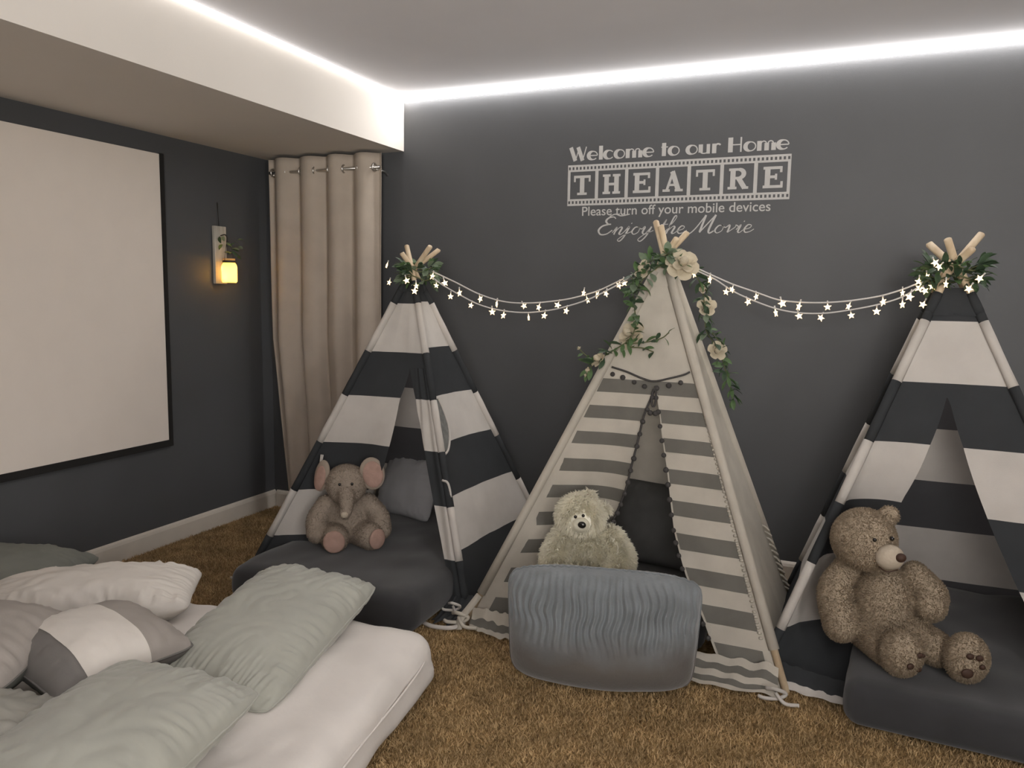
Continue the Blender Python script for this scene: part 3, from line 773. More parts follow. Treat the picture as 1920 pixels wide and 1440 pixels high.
def wreath(label, c, rad, hgt, n, kinds, seed, base):
    r = random.Random(seed); root = thing('leaf_wreath', label, 'wreath', base, 'leaf wreaths on the teepee tops')
    for q in range(2):
        pts = [(c[0] + rad * .75 * math.cos(a), c[1] + rad * .75 * math.sin(a), c[2] + (.02 if q else -.02) + .012 * math.sin(3 * a + q)) for a in np.linspace(0, 2 * PI, 13)]
        part('stem', *tube(spline(pts, 3), .003, 5), STEM, root)
    for i in range(n):
        a = r.uniform(0, 2 * PI); z = r.uniform(-1, 1) * hgt / 2
        p = (c[0] + rad * .7 * math.cos(a), c[1] + rad * .7 * math.sin(a), c[2] + z * .6)
        add_leaf(root, p, (math.cos(a) * 1.0 + r.gauss(0, .5), math.sin(a) + r.gauss(0, .4), z * 8 + r.gauss(0, .5)), r, kinds, 1.05)
    return root
wreath('small green leaf wreath round the pole tops of the teepee beside the curtain', (1.40, -.60, 1.462), .095, .15, 150, [1, 1, 0, 3, 2], 2, (1.40, -.6, 1.44))
wreath('dark green leaf wreath round the pole tops of the rightmost teepee', (3.655, -.60, 1.472), .115, .13, 160, [2, 2, 0, 2], 4, (3.655, -.6, 1.45))
g = thing('rose_garland', 'leafy garland with cream roses draped over the beige teepee', 'garland', (2.6, -.66, 1.5))
vine(g, [(2.66, -.66, 1.545), (2.61, -.68, 1.538), (2.52, -.69, 1.494), (2.488, -.71, 1.394), (2.505, -.735, 1.30)], .0055, r, [1, 1, 0, 2], .6, 1.05)
vine(g, [(2.67, -.67, 1.50), (2.60, -.69, 1.50), (2.53, -.69, 1.45), (2.50, -.71, 1.40)], .006, r, [1, 0, 2], .65, 1.1)
vine(g, [(2.60, -.70, 1.555), (2.65, -.69, 1.53), (2.70, -.67, 1.50)], .009, r, [1, 0], .55, 1.0)
vine(g, [(2.505, -.735, 1.30), (2.515, -.77, 1.24), (2.49, -.785, 1.19), (2.42, -.80, 1.14), (2.36, -.81, 1.095), (2.33, -.80, 1.06)], .009, r, [0, 0, 2, 3], .55, 1.05)
vine(g, [(2.48, -.785, 1.18), (2.55, -.78, 1.185), (2.625, -.78, 1.205), (2.655, -.77, 1.23)], .020, r, [0, 2, 0], .40, .9)
vine(g, [(2.49, -.79, 1.165), (2.55, -.79, 1.165), (2.60, -.79, 1.150)], .022, r, [2, 0], .35, .85)
vine(g, [(2.36, -.80, 1.10), (2.31, -.80, 1.13), (2.285, -.79, 1.15)], .030, r, [3], .4, .7)
vine(g, [(2.69, -.62, 1.50), (2.735, -.58, 1.432), (2.755, -.55, 1.332), (2.760, -.52, 1.229), (2.815, -.49, 1.149)], .008, r, [0, 2, 2, 1], .6, 1.05, out=(.25, -.3, 0))
vine(g, [(2.815, -.49, 1.149), (2.84, -.47, 1.06), (2.865, -.45, .98), (2.875, -.44, .925)], .0075, r, [0, 2, 0], .65, 1.0, out=(.2, -.3, -.2))
vine(g, [(2.76, -.52, 1.25), (2.80, -.50, 1.20), (2.83, -.48, 1.17)], .014, r, [0, 3], .6, .9, out=(.3, -.3, 0))
for c, R, fc, rg in [((2.690, -.71, 1.515), .050, (.35, -.8, .45), ((.35, 3), (.62, 4), (.95, 6))), ((2.520, -.715, 1.485), .036, (-.4, -.8, .3), ((.4, 3), (.8, 5))), ((2.482, -.765, 1.225), .046, (-.35, -.8, .4), ((.35, 3), (.62, 4), (.95, 5))),
                     ((2.375, -.83, 1.118), .034, (-.6, -.6, .5), ((.4, 3), (.8, 5))), ((2.765, -.55, 1.335), .038, (.4, -.8, .1), ((.4, 3), (.8, 5))), ((2.812, -.52, 1.150), .038, (.4, -.8, .3), ((.4, 3), (.8, 5))),
                     ((2.745, -.57, 1.405), .030, (.5, -.8, .0), ((.5, 4),)), ((2.284, -.79, 1.152), .014, (-.3, -.7, .6), ((.6, 3),)), ((2.335, -.82, 1.065), .018, (-.5, -.8, .2), ((.6, 4),)), ((2.325, -.82, 1.045), .014, (-.5, -.8, -.2), ((.6, 3),))]:
    rose(g, c, R, fc, r, rg)
# ------------------------------------------------------------------ foam mattresses, bed
def rounded_box(cx, cy, w, d, h, rad, rot, z0=0.0, n=(40, 40, 10), bulge=0.0, wr=0.0, seed=0, flare=0.0):
    bm = bmesh.new()
    bmesh.ops.create_cube(bm, size=1.0)
    ex = [e for e in bm.edges if abs(e.verts[0].co.x - e.verts[1].co.x) > .5]; ey = [e for e in bm.edges if abs(e.verts[0].co.y - e.verts[1].co.y) > .5]; ez = [e for e in bm.edges if abs(e.verts[0].co.z - e.verts[1].co.z) > .5]
    bmesh.ops.subdivide_edges(bm, edges=ex, cuts=n[0], use_grid_fill=True)
    ey = [e for e in bm.edges if abs(e.verts[0].co.y - e.verts[1].co.y) > .5]; bmesh.ops.subdivide_edges(bm, edges=ey, cuts=n[1], use_grid_fill=True)
    ez = [e for e in bm.edges if abs(e.verts[0].co.z - e.verts[1].co.z) > .5]; bmesh.ops.subdivide_edges(bm, edges=ez, cuts=n[2], use_grid_fill=True)
    bm.normal_update()
    M = Matrix.Rotation(rot, 3, 'Z')
    for v in bm.verts:
        p = Vector((v.co.x * w, v.co.y * d, v.co.z * h))
        inn = Vector((max(-w / 2 + rad, min(w / 2 - rad, p.x)), max(-d / 2 + rad, min(d / 2 - rad, p.y)), max(-h / 2 + rad * .8, min(h / 2 - rad * .8, p.z))))
        q = p - inn
        if q.length > 1e-6:
            if abs(q.z) > 0: q.z /= .8
            q = q.normalized() * rad; q.z *= .8; p = inn + q
        s = (p.z + h / 2) / h
        ox, oy = p.x / (w / 2), p.y / (d / 2)
        if bulge:
            p.x += bulge * math.sin(PI * s) * (ox ** 7); p.y += bulge * math.sin(PI * s) * (oy ** 7)
        if flare and s < .5:
            p.x += flare * (1 - 2 * s) * (1 if ox > .9 else 0) * (.6 + .8 * nz(p.y * 5, seed)); p.y += flare * (1 - 2 * s) * (1 if oy > .9 else 0) * (.6 + .8 * nz(p.x * 5, seed + 3))
        if wr and s > .15:
            k = wr * (nz(p.x * 5 + seed, p.y * 5, p.z * 4) + .5 * nz(p.x * 13, p.y * 9 + seed, p.z * 7) + .9 * (abs(nz(p.x * 3.1 + 5, p.y * 4.2 + seed)) ** 2))
            p.z += k * (s > .6); p.x += .6 * k * ox ** 5; p.y += .6 * k * oy ** 5
        v.co = M @ p + Vector((cx, cy, z0 + h / 2))
    vs = [tuple(v.co) for v in bm.verts]; fs = [tuple(v.index for v in f.verts) for f in bm.faces]
    bm.verts.index_update(); fs = [tuple(v.index for v in f.verts) for f in bm.faces]
    bm.free(); return vs, fs

MATT = [('mattress', 'dark charcoal foam mattress inside the teepee beside the curtain, under the elephant', 1.335, -.76, .90, 1.17, .165, .05, math.radians(1)),
        ('mattress', 'dark charcoal foam mattress inside the beige teepee under the white bear', 2.53, -.60, .66, .78, .13, .04, math.radians(1)),
        ('mattress', 'dark charcoal foam mattress in the rightmost teepee under the tan teddy bear', 3.83, -.745, .84, 1.15, .145, .045, math.radians(-3))]
for nm, lb, cx, cy_, w_, d_, h_, rd, rt_ in MATT:
    t = thing(nm, lb, 'mattress', (cx, cy_, 0), 'dark foam mattresses in the teepees')
    v, f = rounded_box(cx, cy_, w_, d_, h_, rd, rt_, .012, (26, 30, 7), .012, .010, cx)
    part('cover', v, f, FOAM, t)
BR = math.radians(8.9)
BC = (1.227, -2.487)
t = thing('floor_bed', 'white sheeted mattress lying on the carpet in the foreground under the pillows', 'bed', (*BC, 0))
v, f = rounded_box(*BC, 1.88, 1.48, .215, .085, BR, .006, (84, 66, 11), .022, .015, 4, .035)
part('sheet', v, f, SHEET, t)
MR = Matrix.Rotation(BR, 3, 'Z')
def bedp(x, y, z): return tuple(MR @ Vector((x, y, 0)) + Vector((*BC, z)))
part('sheet_seam', *tube(spline([bedp(.962, -.70, .135), bedp(.966, -.3, .142), bedp(.962, .1, .138), bedp(.966, .45, .140), bedp(.948, .66, .140), bedp(.87, .748, .138), bedp(.5, .764, .135), bedp(0, .764, .135)], 8), .004, 6), SHEET, t)

# ------------------------------------------------------------------ pillows
def pillow_pts(w_, h_, T_, N, pinch, wr, seed, sag, exps, side):
    V = []
    for i in range(N + 1):
        b = -1 + 2 * i / N
        for j in range(N + 1):
            a = -1 + 2 * j / N
            aa = math.copysign(abs(a) ** .85, a); bb = math.copysign(abs(b) ** .85, b)
            x = aa * w_ / 2 * (1 - pinch * (1 - bb * bb)) * (1 - .055 * abs(bb) ** 9); y = bb * h_ / 2 * (1 - pinch * 1.2 * (1 - aa * aa)) * (1 - .075 * abs(aa) ** 9)
            e = max(0, (1 - abs(aa) ** exps[0])) ** exps[1] * max(0, (1 - abs(bb) ** exps[0])) ** exps[1]
            z = side * T_ / 2 * e
            if wr:
                env = (1 - (1 - e) ** 2) if e < 1 else 1
                edge = math.exp(-((1 - abs(bb)) / .30) ** 2); edge2 = math.exp(-((1 - abs(aa)) / .26) ** 2)
                k = wr * (.40 * nz(aa * 2.2 + seed, bb * 2.2, side) + edge * (.7 * nz(aa * 9 + seed, bb * 1.6, side) + .65 * nz(aa * 21 + 3 * bb, bb * 2.5, seed)) * 1.1 + edge2 * (.7 * nz(aa * 1.6, bb * 8 + seed, side) + .65 * nz(aa * 2.5, bb * 19 + 3 * aa, seed)) * 1.1 + .30 * abs(nz(aa * 4.5 + bb * 3, bb * 2 - aa * 4 + seed)))
                z += k * env * (1 if side > 0 else -1)
            z += sag * (x * x / (w_ * w_ / 4) ) * 0.5
            V.append((x, y, z))
    return V
def pillow(name, label, cat, c, rot, w_, h_, T_, m, group=None, N=56, pinch=.05, wr=.02, seed=0, sag=0.0, exps=(2.6, .55), piping=None, order='XYZ'):
    R = Euler([math.radians(q) for q in rot], order).to_matrix()
    o_ = thing(name, label, cat, c, group)
    def W(V): return [tuple(R @ Vector(p) + Vector(c)) for p in V]
    top = pillow_pts(w_, h_, T_, N, pinch, wr, seed, sag, exps, 1); bot = pillow_pts(w_, h_, T_, N, pinch, wr * .7, seed + 9, sag, exps, -1)
    n1 = (N + 1) ** 2
    fs = grid_faces(N + 1, N + 1) + [tuple(reversed(q)) for q in grid_faces(N + 1, N + 1, n1)]
    rim = [j for j in range(N)] + [i * (N + 1) + N for i in range(N)] + [N * (N + 1) + N - j for j in range(N)] + [(N - i) * (N + 1) for i in range(N)]
    for q in range(len(rim)):
        a, b = rim[q], rim[(q + 1) % len(rim)]; fs.append((b, a, a + n1, b + n1))
    body = part('pillow_body', W([(x, y, z + .002) for x, y, z in top]) + W([(x, y, z - .002) for x, y, z in bot]), fs, m, o_)
    if piping is not None:
        loop = [top[k] for k in rim] + [top[rim[0]]]
        part('edge_piping', *tube(W(loop), .0035, 5, cap=False), piping, o_)
    return o_, R, top, bot, W
def patch(o_, W, top, N, a0, a1, b0, b1, m, name='fabric_panel', lift=.0035):
    n = N + 1; i0, i1 = int((b0 + 1) / 2 * N), int((b1 + 1) / 2 * N); j0, j1 = int((a0 + 1) / 2 * N), int((a1 + 1) / 2 * N)
    V = [(top[i * n + j][0], top[i * n + j][1], top[i * n + j][2] + lift) for i in range(i0, i1 + 1) for j in range(j0, j1 + 1)]
    return part(name, W(V), grid_faces(i1 - i0 + 1, j1 - j0 + 1), m, o_)

G = 'pillows heaped on the floor bed'
pillow('pillow', 'large sage grey pillow at the right of the heap, behind the other sage pillow', 'pillow', (1.65, -1.973, .280), (4, -7, 99), .76, .44, .19, SATIN, G, 110, .03, .024, 1, piping=SATIN)
pillow('pillow', 'sage grey pillow at the bottom edge, nearest the camera, with wrinkled right edge', 'pillow', (1.785, -2.75, .305), (2, -4, 97), .74, .46, .19, SATIN, G, 110, .03, .024, 6, piping=SATIN)
pillow('pillow', 'wrinkled plain white pillow behind the colour-blocked cushion', 'pillow', (.89, -2.03, .280), (0, 0, 37), .72, .40, .18, PWHITE, G, 84, .03, .028, 12)
pillow('pillow', 'green-grey pillow at the left edge behind the white pillow by the wall', 'pillow', (.41, -1.98, .285), (0, 6, 30), .50, .42, .14, GRNGREY, G, 44, .05, .020, 15)
o_, R_, tp, bt, W = pillow('cushion', 'colour-blocked cushion with a white panel between grey ones', 'cushion', (1.38, -2.40, .345), (4, 0, 79), .40, .40, .18, DKGREY, G, 48, .03, .012, 21, piping=DKGREY)
patch(o_, W, tp, 48, -.52, .28, -.99, .99, PWHITE); patch(o_, W, tp, 48, .28, .99, -.99, .99, MAUVE)
o_, R_, tp, bt, W = pillow('cushion', 'two-tone dark grey cushion at the left edge, beside the colour-blocked one', 'cushion', (1.145, -2.61, .38), (4, 0, 117), .46, .42, .20, GRNGREY, G, 48, .03, .014, 25, piping=DKGREY)
patch(o_, W, tp, 48, -.99, .99, -.99, .99, MAUVE)
pillow('pillow', 'grey pillow in the bottom left corner, half under the nearest sage pillow', 'pillow', (1.50, -2.93, .320), (4, 0, 116), .60, .42, .16, mat('warm_grey_cotton', (0.27, 0.26, 0.23), 0.8, bump=(16, .2, .008), var=.05), G, 60, .03, .034, 31, piping=PWHITE)

# loose cushions in the tents
pillow('cushion', 'pale grey cushion leaning at the back of the elephant teepee', 'cushion', (1.17, -.30, .325), (66, 0, -12), .40, .34, .13, mat('pale_grey_cotton', (.42, .42, .43), .85, var=.04), 'cushions inside the teepees', 40, .05, .016, 41)
pillow('cushion', 'dark charcoal cushion leaning behind the white bear', 'cushion', (2.56, -.40, .33), (62, 0, -6), .46, .40, .13, mat('charcoal_cotton', (.085, .085, .083), .9, var=.08), 'cushions inside the teepees', 40, .05, .016, 45)

# silver ribbed plush pillow standing on the carpet
pc, prz = (2.565, -1.30, .195), math.radians(13)
t = thing('plush_pillow', 'silver blue ribbed plush pillow standing on the carpet before the beige teepee', 'pillow', (pc[0], pc[1], 0))
V = []; NA, NBB = 300, 60
Rz = Matrix.Rotation(prz, 3, 'Z') 
def plush_sheet(side):
    V = []
    for i in range(NBB + 1):
        b = -1 + 2 * i / NBB
        for j in range(NA + 1):
            a = -1 + 2 * j / NA
            aa = math.copysign(abs(a) ** .8, a); bb = math.copysign(abs(b) ** .8, b)
            wid = .350 * (1 - .085 * (.5 - .5 * bb)) * (1 - .06 * abs(bb) ** 8); x = aa * wid
            hh = .185 * (1 - .11 * abs(aa) ** 7) * (1 + .06 * (1 - aa * aa)); z = bb * hh
            e = max(0, 1 - abs(aa) ** 3.0) ** .55 * max(0, 1 - abs(bb) ** 2.6) ** .5
            y = -side * (.135 + .025 * max(0, -bb)) * e
            rib = max(0, min(1, (bb + .25) / .5))
            rip = math.sin(x * 235 + 5.5 * nz(x * 6, bb * 2.5, 3) + .8 * math.sin(6 * bb + 9 * x))
            y -= side * ((.0085 + .003 * nz(x * 20, bb * 3)) * rib * rip * (.4 + .6 * e) + .022 * nz(x * 4, bb * 2.2, side) * e)
            z -= .014 * nz(x * 6, 1.5) * e + .0012 * rib * rip * (1 - e)
            if bb < -.6: y -= .0
            p = Rz @ Vector((x, y + .045 * bb, z)); V.append((p.x + pc[0], p.y + pc[1], max(.004, p.z + pc[2] - (.0))))
    return V
A_, B_ = plush_sheet(1), plush_sheet(-1); n1 = len(A_)
fs = grid_faces(NBB + 1, NA + 1) + [tuple(reversed(q)) for q in grid_faces(NBB + 1, NA + 1, n1)]
part('pillow_body', A_ + B_, fs, VELVET, t)
nA = NA + 1
rim = [A_[j] for j in range(0, nA, 4)] + [A_[i * nA + NA] for i in range(0, NBB + 1, 4)] + [A_[NBB * nA + NA - j] for j in range(0, nA, 4)] + [A_[(NBB - i) * nA] for i in range(0, NBB + 1, 4)]
part('edge_seam', *tube(rim + [rim[0]], .005, 6, cap=False), VELVET, t)
# greenery tucked into the jar sconce on the left wall
sc_ = next(o for o in COL.objects if o.name.startswith('jar_sconce'))
rj = random.Random(8)
for p in JL:
    add_leaf(sc_, p, (rj.uniform(.1, 1), rj.uniform(-.6, 1.2), rj.uniform(-.9, .6)), rj, [0, 1, 2], .95)

# ------------------------------------------------------------------ soft toys
def local(B):
    B = np.array(B); F = np.array([3.3183, -3.8999]) - B[:2]; F /= np.linalg.norm(F); F = np.array([*F, 0.0]); Rr = np.array([-F[1], F[0], 0.0])
    return lambda x, d, z: B + x * Rr + d * F + np.array([0, 0, z]), np.array([Rr, F, (0, 0, 1)]).T
def limb(L, pts, rad, n=14):
    P = [L(*p) for p in pts]
    S = [tube(spline(P, 6), list(np.interp(np.linspace(0, 1, 6 * (len(P) - 1) + 1), np.linspace(0, 1, len(P)), rad)), n)]
    S.append(ball(P[0], rad[0], 14, 10)); S.append(ball(P[-1], rad[-1], 14, 10))
    return S
def el(L, Mx, c, r, rot=(0, 0, 0), nu=18, nv=12):
    Rm = np.array(Euler([math.radians(q) for q in rot]).to_matrix())
    return ball(L(*c), r, nu, nv, Mx @ Rm)

# elephant
L, Mx = local((1.12, -.89, .172))
t = thing('plush_elephant', 'taupe plush elephant with pink ears sitting on the left mattress', 'soft toy', L(.05, .03, 0))
S = [el(L, Mx, (.055, -.01, .118), (.100, .090, .118)), el(L, Mx, (.05, .035, .300), (.098, .090, .092)), el(L, Mx, (.05, .065, .265), (.075, .06, .06))]
S += limb(L, [(.047, .09, .285), (.048, .150, .255), (.047, .172, .215), (.040, .186, .196)], [.042, .034, .028, .026])
S += limb(L, [(-.045, .0, .19), (-.085, .045, .135), (-.088, .095, .085)], [.050, .050, .046]); S += limb(L, [(.150, 0, .19), (.200, .035, .135), (.212, .075, .080)], [.050, .048, .044])
S += limb(L, [(.0, .02, .062), (-.006, .13, .064)], [.062, .062]); S += limb(L, [(.10, .02, .062), (.158, .115, .062)], [.062, .062])
body, co, fs = voxel_mesh('body', S, .0075, 2, ELE, t)
fur(co, fs, 28000, .0055, .0010, ELEF, t, keep=lambda P: np.ones(len(P), bool))
def disc(name, c, r, rot, m, parent, bend=0.0):
    v, f = el(L, Mx, c, r, rot, 22, 12); return part(name, v, f, m, parent)
e = disc('ear', (.168, .070, .352), (.060, .016, .078), (4, -8, 8), ELE, t); disc('inner_ear', (.171, .080, .350), (.048, .012, .063), (4, -8, 8), PINK, e)
e = disc('ear', (-.062, .005, .335), (.050, .018, .078), (6, 14, 52), ELE, t); disc('inner_ear', (-.072, .016, .326), (.036, .013, .062), (6, 14, 52), PINK, e)
disc('foot_sole', (-.010, .183, .066), (.050, .014, .052), (0, 0, 4), PINK, t); disc('foot_sole', (.186, .166, .064), (.044, .014, .048), (0, 0, -34), PINK, t)
for x in (.018, .074): disc('eye', (x, .122, .318), (.0065, .005, .007), (0, 0, 0), EYE, t)
disc('trunk_tip', (.038, .204, .197), (.017, .009, .015), (0, 0, 0), TEDP, t)

# white bear
L, Mx = local((2.36, -.91, .138))
t = thing('plush_bear', 'fluffy ivory white bear sitting behind the silver pillow', 'soft toy', L(0.02, .02, 0))
S = [el(L, Mx, (.026, .0, .150), (.112, .108, .150)), el(L, Mx, (-.012, .035, .345), (.090, .082, .082)), el(L, Mx, (-.010, .095, .330), (.042, .045, .036))]
S += limb(L, [(-.075, .03, .250), (-.108, .075, .175), (-.080, .125, .105)], [.046, .052, .046]); S += limb(L, [(.115, .02, .250), (.155, .065, .18), (.125, .125, .130)], [.045, .050, .042])
S += limb(L, [(-.04, .05, .065), (-.085, .15, .065)], [.065, .062]); S += limb(L, [(.10, .04, .065), (.215, .125, .062)], [.068, .060])
S += [el(L, Mx, (.022, .02, .420), (.024, .014, .022)), el(L, Mx, (.082, .02, .372), (.024, .014, .022)), ]
body, co, fs = voxel_mesh('body', S, .0075, 1, IVORY, t)
mz = L(-.010, .135, .338)
fur(co, fs, 52000, .023, .0011, IVORYF, t, droop=.55, comb=.30, keep=lambda P: np.linalg.norm(P - mz, axis=1) > .050)
disc('muzzle', (-.008, .122, .334), (.034, .024, .029), (0, 0, 0), TEDP if False else IVORYF, t)
disc('nose', (-.004, .146, .340), (.0165, .010, .0135), (0, 0, 10), EYE, t)
disc('eye', (-.030, .134, .368), (.0065, .005, .0065), (0, 0, 0), EYE, t); disc('eye', (.000, .134, .374), (.0065, .005, .0065), (0, 0, 0), EYE, t)
disc('inner_ear', (.020, .036, .424), (.014, .008, .013), (0, 0, 0), PINK, t)

# teddy bear
L, Mx = local((3.43, -.955, .154))
t = thing('teddy_bear', 'big tan teddy bear with pale muzzle and paw-print soles, looking right', 'soft toy', L(.06, .05, 0))
S = [el(L, Mx, (.050, .020, .158), (.098, .105, .150)), el(L, Mx, (-.022, .05, .396), (.106, .100, .106)), el(L, Mx, (-.01, .07, .355), (.085, .075, .055))]
S += [el(L, Mx, (-.088, .100, .408), (.040, .024, .047), (0, 20, 40)), el(L, Mx, (.050, .035, .484), (.033, .020, .036), (0, 15, 0))]
S += [el(L, Mx, (.046, .105, .366), (.050, .048, .044), (0, 0, -30))]
S += limb(L, [(-.065, .0, .275), (-.105, .035, .19), (-.075, .105, .098)], [.046, .056, .058]); S += limb(L, [(.145, -.02, .275), (.196, .005, .225), (.196, .03, .190)], [.044, .052, .052])
S += limb(L, [(.0, .05, .075), (.070, .16, .066)], [.062, .056]); S += [el(L, Mx, (.112, .205, .078), (.068, .062, .077), (0, 0, -25))]
S += limb(L, [(.14, .03, .082), (.22, .10, .072)], [.064, .056]); S += [el(L, Mx, (.300, .155, .082), (.068, .058, .080), (0, 0, -22))]
body, co, fs = voxel_mesh('body', S, .0065, 1, TED, t)
fur(co, fs, 70000, .0065, .0013, TEDF, t, droop=.4)
mzl = disc('muzzle', (.060, .128, .368), (.048, .041, .043), (0, 0, -35), TEDP, t)
disc('nose', (.093, .153, .379), (.018, .014, .015), (0, 0, -35), BROWN, t)
part('mouth_stitch', *tube(spline([L(.03, .164, .342), L(.056, .172, .332), L(.086, .160, .340)], 5), .0022, 5), BROWN, t)
disc('eye', (.064, .112, .428), (.0075, .007, .0075), (0, 0, 0), EYE, t); disc('eye', (.012, .142, .424), (.0065, .006, .0065), (0, 0, 0), EYE, t)
def padspot(c, r0, dx, dz, s, yawd):
    yw = math.radians(yawd); n_ = np.array([dx, 0, dz]); h = math.sqrt(max(0, 1 - (dx / r0[0]) ** 2 - (dz / r0[2]) ** 2)) * r0[1]
    x = dx * math.cos(yw) + h * math.sin(yw); y = -dx * math.sin(yw) + h * math.cos(yw)
    disc('paw_pad', (c[0] + x, c[1] + y + .004, c[2] + dz), (s, .007, s * .85), (0, 0, -yawd), BROWN, t)
for dx, dz, s in ((-.016, -.026, .0185), (-.012, .030, .0115), (.016, .026, .0115), (.026, -.002, .0095)): padspot((.300, .155, .082), (.066, .058, .078), dx, dz, s, 18)
for dx, dz, s in ((.022, .018, .011), (-.012, -.014, .012), (.040, .012, .008), (.030, -.034, .010)): padspot((.112, .205, .078), (.066, .062, .076), dx, dz, s, 38)

# ------------------------------------------------------------------ vinyl lettering on the dark wall
YD = -0.0016
layer = [0]
def yd():
    layer[0] = (layer[0] + 1) % 40
    return YD - 0.00003 * layer[0]
def stroke(mb, pts, wd, sm=0):
    """flat ribbon of varying width in the wall plane; pts are (x, z)"""
    P = [np.array(p, float) for p in pts]
    if sm: 
        P3 = spline([(p[0], 0, p[1]) for p in P], sm); k = len(P); 
        W_ = wd if isinstance(wd, (list, tuple)) else [wd] * k
        W_ = list(np.interp(np.linspace(0, k - 1, len(P3)), range(k), W_)); P = [np.array((q[0], q[2])) for q in P3]
    else: W_ = list(wd) if isinstance(wd, (list, tuple)) else [wd] * len(P)
    v = []; Y_ = yd()
    for i in range(len(P)):
        t = P[min(i + 1, len(P) - 1)] - P[max(i - 1, 0)]; t = t / (np.linalg.norm(t) + 1e-9); n = np.array((-t[1], t[0])) * W_[i] / 2
        v += [(P[i][0] + n[0], Y_, P[i][1] + n[1]), (P[i][0] - n[0], Y_, P[i][1] - n[1])]
    mb.add(v, [(2 * i, 2 * i + 2, 2 * i + 3, 2 * i + 1) for i in range(len(P) - 1)])
def rect(mb, x0, x1, z0, z1):
    Y_ = yd(); mb.add([(x0, Y_, z0), (x1, Y_, z0), (x1, Y_, z1), (x0, Y_, z1)], [(0, 1, 2, 3)])
dec = thing('wall_decal', 'silver vinyl lettering with a film strip on the dark wall', 'wall decal', (2.48, 0, 1.87))
def arc(cx, cz, rx, rz, a0, a1, n=18): return [(cx + rx * math.cos(math.radians(a0 + (a1 - a0) * i / n)), cz + rz * math.sin(math.radians(a0 + (a1 - a0) * i / n))) for i in range(n + 1)]
TK, TN = .21, .055
def broadway(ch):
    """(strokes, advance); x-height .66, cap 1"""
    X = .66
    if ch == 'W': return [([(.0, 1), (.26, 0)], TK), ([(.26, 0), (.44, .85)], TN), ([(.40, 1), (.66, 0)], TK), ([(.66, 0), (.86, 1)], TN)], .96
    if ch == 'H': return [([(.12, 0), (.12, 1)], TK + .02), ([(.12, .5), (.62, .5)], TN), ([(.62, 0), (.62, 1)], TN + .02)], .80
    if ch in 'oec':
        a = arc(.27, X / 2, .24, X / 2 - .03, 20 if ch == 'o' else 38, 380 if ch == 'o' else (360 if ch == 'e' else 322), 26)
        if ch == 'e': a = arc(.27, X / 2, .24, X / 2 - .03, 0, 318, 26)
        wd = [TN + (TK - TN) * max(0, -(p[0] - .27) / .24) ** 1.1 for p in a]
        s = [(a, wd)]
        if ch == 'e': s.append(([(.10, X / 2), (.51, X / 2)], TN))
        return s, .58
    if ch == 'l': return [([(.12, 0), (.12, 1)], TK)], .30
    if ch == 't': return [([(.14, 0), (.14, .92)], TK), ([(0, .63), (.34, .63)], TN)], .40
    if ch == 'm': return [([(.10, 0), (.10, X)], TK), (arc(.30, X - .19, .12, .16, 180, 0, 8), TN), ([(.44, 0), (.44, X - .16)], TK), (arc(.62, X - .19, .12, .16, 180, 0, 8), TN), ([(.76, 0), (.76, X - .16)], TK)], .94
    if ch == 'u': return [([(.10, .1), (.10, X)], TK), (arc(.27, .16, .18, .13, 180, 360, 8), TN), ([(.47, 0), (.47, X)], TK * .8)], .66
    if ch == 'r': return [([(.10, 0), (.10, X)], TK), (arc(.28, X - .17, .12, .14, 170, 20, 8), TN + .03)], .44
    return [], .32
def set_line(text, fn, x0, x1, z0, hgt, name):
    tot = sum(fn(c)[1] for c in text); sx = (x1 - x0) / tot; x = x0
    for c in text:
        st, adv = fn(c); mb = MB()
        for P, wd in st:
            stroke(mb, [(x + p[0] * sx, z0 + p[1] * hgt) for p in P], [q * sx for q in wd] if isinstance(wd, (list, tuple)) else wd * sx)
        x += adv * sx
        if st: mb.build(name, DECAL, dec, smooth=False)
set_line('Welcome to our Home', broadway, 1.952, 3.018, 2.055, .068, 'letter')
